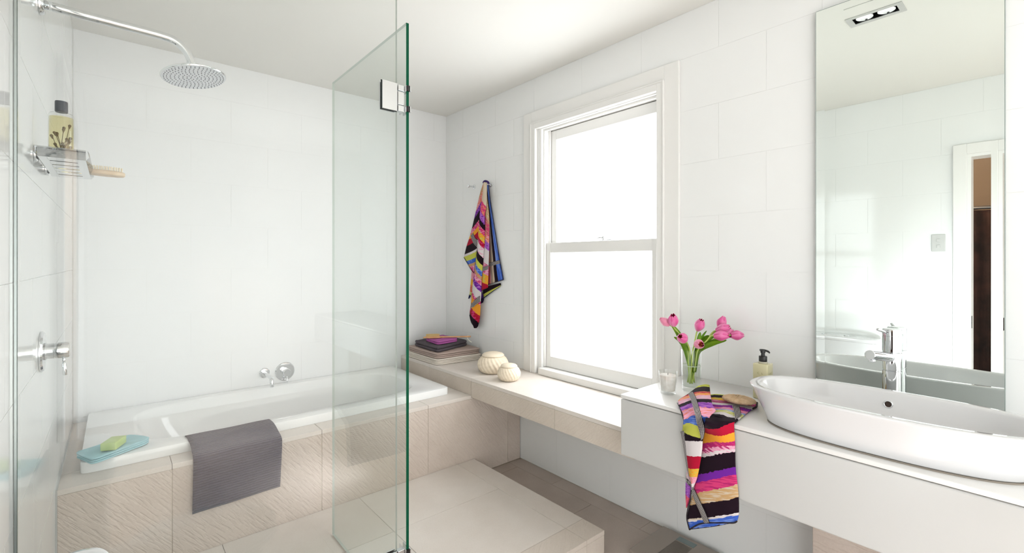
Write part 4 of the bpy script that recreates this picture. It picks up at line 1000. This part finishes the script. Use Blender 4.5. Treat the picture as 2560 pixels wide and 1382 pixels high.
bp = N(nt, 'ShaderNodeBump'); bp.inputs['Strength'].default_value = .8; bp.inputs['Distance'].default_value = .003; nt.links.new(ad.outputs[0], bp.inputs['Height']); nt.links.new(bp.outputs[0], b.inputs['Normal'])
mx = N(nt, 'ShaderNodeMix', data_type='RGBA'); mx.inputs[6].default_value = lin((36, 35, 49)); mx.inputs[7].default_value = lin((64, 62, 78)); nt.links.new(ad.outputs[0], mx.inputs[0]); nt.links.new(mx.outputs[2], b.inputs['Base Color'])
zr = ZD + .0435 + .002
Lp = [(.236, 2.506, zr - .004), (.240, 2.488, zr + .004), (.243, 2.46, zr + .004), (.243, 2.424, zr + .003), (.246, 2.395, zr - .004), (.247, 2.345, zr - .020), (.247, 2.308, zr - .032), (.247, 2.294, zr - .055), (.245, 2.290, .40), (.243, 2.290, .277)]
Rp = [(.570, 2.506, zr - .004), (.573, 2.488, zr + .004), (.576, 2.46, zr + .004), (.578, 2.424, zr + .003), (.580, 2.395, zr - .004), (.582, 2.345, zr - .020), (.583, 2.308, zr - .032), (.583, 2.294, zr - .055), (.579, 2.290, .40), (.574, 2.290, .287)]
cloth2('mat_cloth', bmx, M['mat_cloth'], Lp, Rp, Vector((0, -.45, .9)), thick=.007, nv=60, nu=20, wob=.0012)

# --- aqua cloth and soap on the bath corner
mc = root('wash_cloth', (0, 2.5, zr), 'folded aqua wash cloth on the left end of the bath rim', 'cloth')
ca, cb, cc_, cd = at(238, 1158, 'z', zr + .004), at(366, 1108, 'z', zr + .006), at(325, 1096, 'z', zr + .012), at(200, 1136, 'z', zr + .012)
sh_ = Vector((0, .012, 0))
mcen = (ca + cb + cc_ + cd) / 4
folded(mc, 'layer', [tuple(mcen + (p - mcen) * 1.16 + sh_)[:2] for p in (ca, cb, cc_, cd)], zr, .024, 3, M['mint_cloth'], seed=9)
so = root('soap_bar', (0, 2.52, zr + .024), 'pale green bar of soap on the aqua wash cloth', 'soap')
sc_ = at(284, 1124, 'z', zr + .026)
bm = bmesh.new(); box(bm, (-.026, -.042, 0), (.026, .042, .030), .004, 3); bmesh.ops.rotate(bm, verts=bm.verts, cent=(0, 0, 0), matrix=Matrix.Rotation(math.radians(-24), 3, 'Z')); bmesh.ops.translate(bm, verts=bm.verts, vec=(sc_.x, sc_.y + .03, zr + .0285))
obj('bar', bm, simple('green glycerine soap', (196, 216, 148), .35, var=(9, (184, 206, 128))), so, 40)

# ------------------------------------------------------------------ woven baskets on the bench
M['wicker'] = simple('bleached woven palm', (240, 224, 200), .8, bump=(120, .5, .002))
def basket(c, r, h, lab):
    k = root('woven_basket', c, lab, 'basket', 'round woven lidded baskets on the bench')
    c = Vector(c)
    def rib(a, hh): return 1 + .016 * math.sin(22 * a + hh / h * 16) + .007 * math.sin(7 * a - hh / h * 30)
    prof = []
    for i in range(31):
        q = i / 30; zz = q * h * .80
        rr_ = r * math.sqrt(max(0, 1 - ((q - .47) / .62) ** 2 * .80)) if q < .47 else r * math.sqrt(max(0, 1 - ((q - .47) / .62) ** 2 * .72))
        prof.append((rr_, zz))
    prof = [(prof[0][0] * .9, -.0)] + [(a_, b_ + .001) for a_, b_ in prof]
    bm = bmesh.new(); lathe(bm, prof, c, n=160, rfun=rib); obj('body', bm, M['wicker'], k, True)
    rt = prof[-1][0]
    bm = bmesh.new(); lathe(bm, [(rt * 1.00, h * .800 + .0015), (rt * 1.05, h * .815), (rt * 1.04, h * .86), (rt * .9, h * .93), (rt * .55, h * .985), (rt * .15, h)], c, n=120, rfun=lambda a, hh: 1 + .012 * math.sin(26 * a + hh * 500)); obj('lid', bm, M['wicker'], k, True)
basket((1.845, 2.343, ZB + .0003), .0985, .128, 'larger cream woven lidded basket beside the towel stack')
basket((1.794, 2.125, ZB + .0003), .0695, .098, 'smaller cream woven lidded basket in front of the larger one')

# ------------------------------------------------------------------ candle, vase with tulips, soap dispenser
cn = root('glass_candle', (1.70, 1.022, ZV), 'white candle in a clear glass tumbler left of the vase', 'candle')
c = Vector((1.703, 1.020, ZV + .0004))
bm = bmesh.new(); lathe(bm, [(.026, 0), (.030, .003), (.036, .092), (.0345, .092), (.0285, .014), (.0, .013)], c, n=40, cap=False)
lathe(bm, [(.026, 0), (.0001, .0)], c, n=40, cap=False); obj('tumbler', bm, M['vessel'], cn, 40)
bm = bmesh.new(); lathe(bm, [(.027, .0145), (.0335, .074), (.032, .076)], c, n=40); obj('wax', bm, simple('ivory wax', (244, 241, 236), .5, var=(22, (216, 204, 194))), cn, 40)
bm = bmesh.new(); tube(bm, [c + Vector((0, 0, .076)), c + Vector((.001, 0, .084))], .0012, 8); obj('wick', bm, M['dark'], cn)

vs = root('flower_vase', (1.823, .984, ZV), 'clear cylindrical glass vase of water holding pink tulips', 'vase')
vc = Vector((1.823, .984, ZV + .0004)); vr, vh = .041, .170
bm = bmesh.new(); lathe(bm, [(.0001, 0), (.035, 0), (.037, .004), (.038, .05), (vr, vh), (vr - .0022, vh), (.0355, .05), (.034, .018), (.0001, .016)], vc, n=56, cap=False); obj('glass', bm, M['vessel'], vs, 50)
bm = bmesh.new(); lathe(bm, [(.0338, .0185), (.0353, .05), (.0372, .104)], vc, n=48); obj('water', bm, M['water'], vs, 50)
bm = bmesh.new(); lathe(bm, [(.0372, .1035), (.0378, .1045), (.0372, .1055), (.0365, .1045)], vc, n=48, closed=True); obj('water_line', bm, simple('bright meniscus', (225, 238, 215), .1), vs, True)

def petal_mat(name, c_edge, c_mid):
    m, nt, b = newmat(name); b.inputs['Roughness'].default_value = .5; b.inputs['Sheen Weight'].default_value = .2
    uv = N(nt, 'ShaderNodeTexCoord'); sep = N(nt, 'ShaderNodeSeparateXYZ'); nt.links.new(uv.outputs['UV'], sep.inputs[0])
    mp = N(nt, 'ShaderNodeMapping'); mp.inputs['Scale'].default_value = (22, 1.5, 1); nt.links.new(uv.outputs['UV'], mp.inputs[0])
    n1 = N(nt, 'ShaderNodeTexNoise'); n1.inputs['Scale'].default_value = 1; nt.links.new(mp.outputs[0], n1.inputs[0])
    a = N(nt, 'ShaderNodeMath', operation='SUBTRACT'); a.inputs[1].default_value = .5; nt.links.new(sep.outputs[0], a.inputs[0])
    ab = N(nt, 'ShaderNodeMath', operation='ABSOLUTE'); nt.links.new(a.outputs[0], ab.inputs[0])
    m2 = N(nt, 'ShaderNodeMath', operation='MULTIPLY_ADD'); m2.inputs[1].default_value = 1.5; nt.links.new(ab.outputs[0], m2.inputs[0]); 
    sc = N(nt, 'ShaderNodeMath', operation='MULTIPLY_ADD'); sc.inputs[1].default_value = .6; sc.inputs[2].default_value = -.25; nt.links.new(n1.outputs[0], sc.inputs[0]); nt.links.new(sc.outputs[0], m2.inputs[2])
    mx = N(nt, 'ShaderNodeMix', data_type='RGBA'); mx.inputs[6].default_value = lin(c_mid); mx.inputs[7].default_value = lin(c_edge); nt.links.new(m2.outputs[0], mx.inputs[0])
    geo = N(nt, 'ShaderNodeNewGeometry')
    nt.links.new(mx.outputs[2], b.inputs['Base Color'])
    return m
M['petal'] = petal_mat('pink tulip petal', (236, 140, 186), (214, 70, 140))
M['petal_pale'] = petal_mat('pale pink tulip petal', (240, 168, 190), (230, 128, 162))
M['petal_in'] = simple('magenta petal inside', (226, 22, 104), .5)
M['stem'] = simple('pale green stem', (176, 196, 96), .45)
M['leaf'] = simple('fresh green leaf', (150, 190, 40), .4, var=(18, (116, 164, 44)))
M['anther'] = simple('orange anther', (236, 150, 50), .6)
def tulip(u, v, dep, dirv, size, mat, lab, openness=0.0, leaf=None, base=None, mid=None):
    hp = at(u, v, 'd', dep); dirv = Vector(dirv).normalized(); H = .052 * size; R = .0205 * size
    b0 = hp - dirv * H * .5
    tt = root('tulip', hp, lab, 'tulip', 'pink tulips in the vase')
    X_, Y_, Z_ = frame_of(dirv); Z_ = dirv; ph0 = random.uniform(0, 1)
    for k in range(6):
        inner = k % 2; th0 = ph0 + k * PI / 3; bm = bmesh.new(); uvl = bm.loops.layers.uv.verify(); nu, nv = 9, 12; g = []
        for j in range(nv):
            t_ = j / (nv - 1); row = []
            rp = R * (math.sin(PI * min(1, .10 + .62 * t_)) ** .75) * (1 - (1.0 - openness * 1.3) * max(0, t_ - .42) ** 1.4 * 1.45) * (.90 if inner else 1.0)
            wd = (1.02 if not inner else .90) * math.sin(PI * (.12 + .76 * t_)) ** .45
            for i in range(nu):
                q = -1 + 2 * i / (nu - 1); a = th0 + q * wd
                rr_ = rp * (1 - .05 * q * q)
                row.append((b0 + X_ * (rr_ * math.cos(a)) + Y_ * (rr_ * math.sin(a)) + Z_ * (H * t_ * (1 - .20 * q * q * t_ ** 2)), (i / (nu - 1), t_)))
            g.append(row)
        V = [[bm.verts.new(p) for p, _ in r] for r in g]
        V2 = [[bm.verts.new(p - (p - (b0 + Z_ * (p - b0).dot(Z_))).normalized() * .0007) for p, _ in r] for r in g]
        for j in range(nv - 1):
            for i in range(nu - 1):
                f = bm.faces.new((V[j][i], V[j][i + 1], V[j + 1][i + 1], V[j + 1][i])); f.smooth = True; f.material_index = 0
                for l, q in zip(f.loops, (g[j][i][1], g[j][i + 1][1], g[j + 1][i + 1][1], g[j + 1][i][1])): l[uvl].uv = q
                f = bm.faces.new((V2[j][i], V2[j + 1][i], V2[j + 1][i + 1], V2[j][i + 1])); f.smooth = True; f.material_index = 1
        me = bpy.data.meshes.new('petal'); bmesh.ops.translate(bm, verts=bm.verts, vec=-hp); bm.to_mesh(me); bm.free(); me.materials.append(mat); me.materials.append(M['petal_in'])
        o = bpy.data.objects.new('petal', me); C.objects.link(o); o.parent = tt
    if openness > .1:
        bm = bmesh.new()
        for k in range(6):
            a = k * PI / 3; p = b0 + Z_ * H * .3 + (X_ * math.cos(a) + Y_ * math.sin(a)) * R * .2
            tube(bm, [p, p + Z_ * H * .38 + (X_ * math.cos(a) + Y_ * math.sin(a)) * R * .22], [.0008, .0022], 6)
        obj('stamens', bm, M['anther'], tt)
    bs_ = vc + Vector(base or (random.uniform(-.018, .018), random.uniform(-.018, .018), .03))
    rim = vc + Vector((0, 0, vh)) + (Vector((hp.x, hp.y, 0)) - Vector((vc.x, vc.y, 0))) * .22
    dxy = Vector((rim.x - vc.x, rim.y - vc.y, 0))
    if dxy.length > .030: rim = vc + Vector((0, 0, vh)) + dxy.normalized() * .030
    low = bs_.lerp(rim, .5)
    pth = smooth_path([bs_, low, rim, rim.lerp(b0, .55) + Vector((0, 0, .006)), b0 - dirv * .012, b0 + dirv * .002], 6)
    bm = bmesh.new(); tube(bm, pth, .0030, 10); obj('stem', bm, M['stem'], tt, True)
    if leaf:
        for (lu, lv, ld, wdt) in leaf:
            tip = at(lu, lv, 'd', ld); s0 = vc + Vector((random.uniform(-.012, .012), random.uniform(-.012, .012), .075)); s1 = vc + Vector((0, 0, vh - .005)) + (Vector((tip.x, tip.y, 0)) - Vector((vc.x, vc.y, 0))).normalized() * .024
            pp = smooth_path([s0, s1, s1.lerp(tip, .55) + Vector((0, 0, .010)), tip], 6); bm = bmesh.new(); rows = []
            vd = Vector((.65, .76, 0))
            for i, p in enumerate(pp):
                t_ = i / (len(pp) - 1); dd = (pp[min(i + 1, len(pp) - 1)] - pp[max(i - 1, 0)]).normalized(); sd_ = dd.cross(vd).normalized()
                w_ = wdt * (math.sin(PI * min(1, .12 + .88 * t_)) ** .7) + .0003
                rows.append([bm.verts.new(p - sd_ * w_ + vd * -.003), bm.verts.new(p), bm.verts.new(p + sd_ * w_ + vd * -.003)])
            for a, b in zip(rows, rows[1:]):
                for i in range(2): bm.faces.new((a[i], a[i + 1], b[i + 1], b[i]))
            bmesh.ops.solidify(bm, geom=bm.faces, thickness=.0008)
            obj('leaf', bm, M['leaf'], tt, True)
Dv = 1.93
Rr, Uu, Fw = Vector((.7598, -.6501, 0)), Vector((0, 0, 1)), Vector((.6501, .7598, 0))
def DV(r, u_, f=0): return Rr * r + Uu * u_ + Fw * f
tulip(1662, 804, 1.93, DV(-.75, .55, .2), .92, M['petal_pale'], 'small pale pink tulip leaning furthest left towards the window', leaf=None)
tulip(1683, 800, 1.90, DV(-.25, .85, -.55), 1.12, M['petal'], 'upright tulip with a magenta mouth, right next to the palest one', .22, leaf=[(1680, 812, 1.92, .012)])
tulip(1706, 845, 1.88, DV(-.55, .35, -.65), 1.12, M['petal'], 'low deep pink tulip hanging over the left side of the vase rim', .18, leaf=[(1684, 842, 1.9, .008)])
tulip(1749, 812, 1.92, DV(.10, .85, -.5), 1.08, M['petal'], 'single tall tulip standing highest above the middle of the vase', .20, leaf=[(1750, 830, 1.93, .010)])
tulip(1747, 860, 1.86, DV(.02, .12, -1), 1.0, M['petal_pale'], 'open tulip facing forward with orange stamens', .42, leaf=[(1766, 826, 1.95, .006)])
tulip(1804, 805, 1.97, DV(.35, .75, .1), 1.05, M['petal'], 'topmost tulip of the cluster on the right', .05, leaf=[(1772, 838, 1.93, .013)])
tulip(1808, 822, 1.92, DV(.65, .3, -.4), 1.12, M['petal'], 'light pink tulip just under the topmost one of the right cluster', .15, leaf=[(1788, 838, 1.9, .011)])
tulip(1804, 839, 1.88, DV(.75, .1, -.45), 1.12, M['petal'], 'lowest tulip of the right cluster showing a dark mouth', .15, leaf=[(1816, 850, 1.9, .014)])
tulip(1822, 833, 1.95, DV(.6, .2, .1), 1.0, M['petal'], 'half hidden tulip between the right cluster and the outermost bloom', .08, leaf=[(1805, 853, 1.88, .010)])
tulip(1843, 838, 1.93, DV(1, .0, .05), 1.10, M['petal'], 'outermost right tulip pointing sideways', .03, leaf=None)

sd_ = root('soap_dispenser', (1.932, .745, ZV), 'square pale yellow soap bottle with a black pump behind the basin', 'soap dispenser')
c = Vector((1.930, .745, ZV + .0004)); q_ = .0275; hB = .137
M['soap'] = simple('pale yellow hand soap', (216, 208, 166), .15, coat=.6)
rot = Matrix.Rotation(math.radians(-1), 3, 'Z')
bm = bmesh.new(); box(bm, (c.x - q_, c.y - q_, c.z), (c.x + q_, c.y + q_, c.z + hB), .004, 3); obj('bottle', bm, M['soap'], sd_, 40)
bm = bmesh.new(); lathe(bm, [(.0165, hB - .001), (.016, hB + .004), (.014, hB + .007)], c, n=28); obj('neck', bm, simple('clear neck', (190, 184, 164), .2), sd_, True)
bm = bmesh.new(); lathe(bm, [(.0145, hB + .0072), (.0148, hB + .009), (.0148, hB + .026), (.0135, hB + .028), (.007, hB + .029), (.0065, hB + .040)], c, n=32); obj('collar', bm, M['dark'], sd_, 40)
pc = c + Vector((0, 0, hB + .040))
bm = bmesh.new(); lathe(bm, [(.0085, 0), (.009, .003), (.0078, .011), (.004, .013)], pc, n=20); tube(bm, smooth_path([pc + Vector((0, 0, .010)), pc + DV(.010, .009), pc + DV(.022, .004), pc + DV(.026, -.001)], 4), [.0045] * 4 + [.004] * 5 + [.003] * 4, 10); tube(bm, [pc + Vector((0, 0, .010)), pc + DV(-.012, .011)], [.005, .004], 10); obj('pump_head', bm, M['dark'], sd_, 40)
def text(parent, body, loc, rot, size, name='lettering'):
    cu_ = bpy.data.curves.new(name, 'FONT'); cu_.body = body; cu_.size = size; cu_.extrude = .0001; cu_.align_x = 'CENTER'; cu_.space_character = 1.5
    tmp = bpy.data.objects.new('tmp', cu_); C.objects.link(tmp); me = bpy.data.meshes.new_from_object(tmp.evaluated_get(bpy.context.evaluated_depsgraph_get()))
    bpy.data.objects.remove(tmp); me.name = name; me.materials.clear(); me.materials.append(simple('olive print', (150, 146, 92), .7))
    o = bpy.data.objects.new(name, me); C.objects.link(o); o.parent = parent; o.location = Vector(loc) - wloc(parent); o.rotation_euler = rot
    return o
text(sd_, 'LAAT', (c.x, c.y - q_ - .0003, c.z + .098), (PI / 2, 0, 0), .0105)
text(sd_, 'C L', (c.x - q_ - .0003, c.y, c.z + .098), (PI / 2, 0, -PI / 2), .0105)

# ------------------------------------------------------------------ bathroom scale
scl = root('bathroom_scale', (1.878, 1.09, 0), 'flat taupe glass bathroom scale on the floor by the wall', 'scale')
sx0, sx1, sy0, sy1 = 1.738, 2.018, .93, 1.232
obj('platform', B((sx0, sy0, .014), (sx1, sy1, .027), .002, 2), simple('taupe glass', (158, 146, 136), .18, spec=.5), scl)
obj('under_body', B((sx0 + .012, sy0 + .012, .004), (sx1 - .012, sy1 - .012, .0138), .002, 1), M['dark'], scl)
obj('display', B((1.962, 1.050, .0272), (1.997, 1.135, .0278)), simple('grey lcd', (112, 126, 126), .15), scl)
bm = bmesh.new()
for i in range(22):
    y = 1.052 + i * .0038; box(bm, (sx0 + .006, y, .0272), (1.955, y + .0022, .0279))
obj('grip_pad', bm, simple('ribbed taupe rubber', (128, 120, 112), .6), scl)
for x in (sx0 + .03, sx1 - .03):
    for y in (sy0 + .03, sy1 - .03):
        bm = bmesh.new(); lathe(bm, [(.011, .0003), (.011, .0038)], (x, y, 0), n=16); obj('foot', bm, M['rubber'], scl)
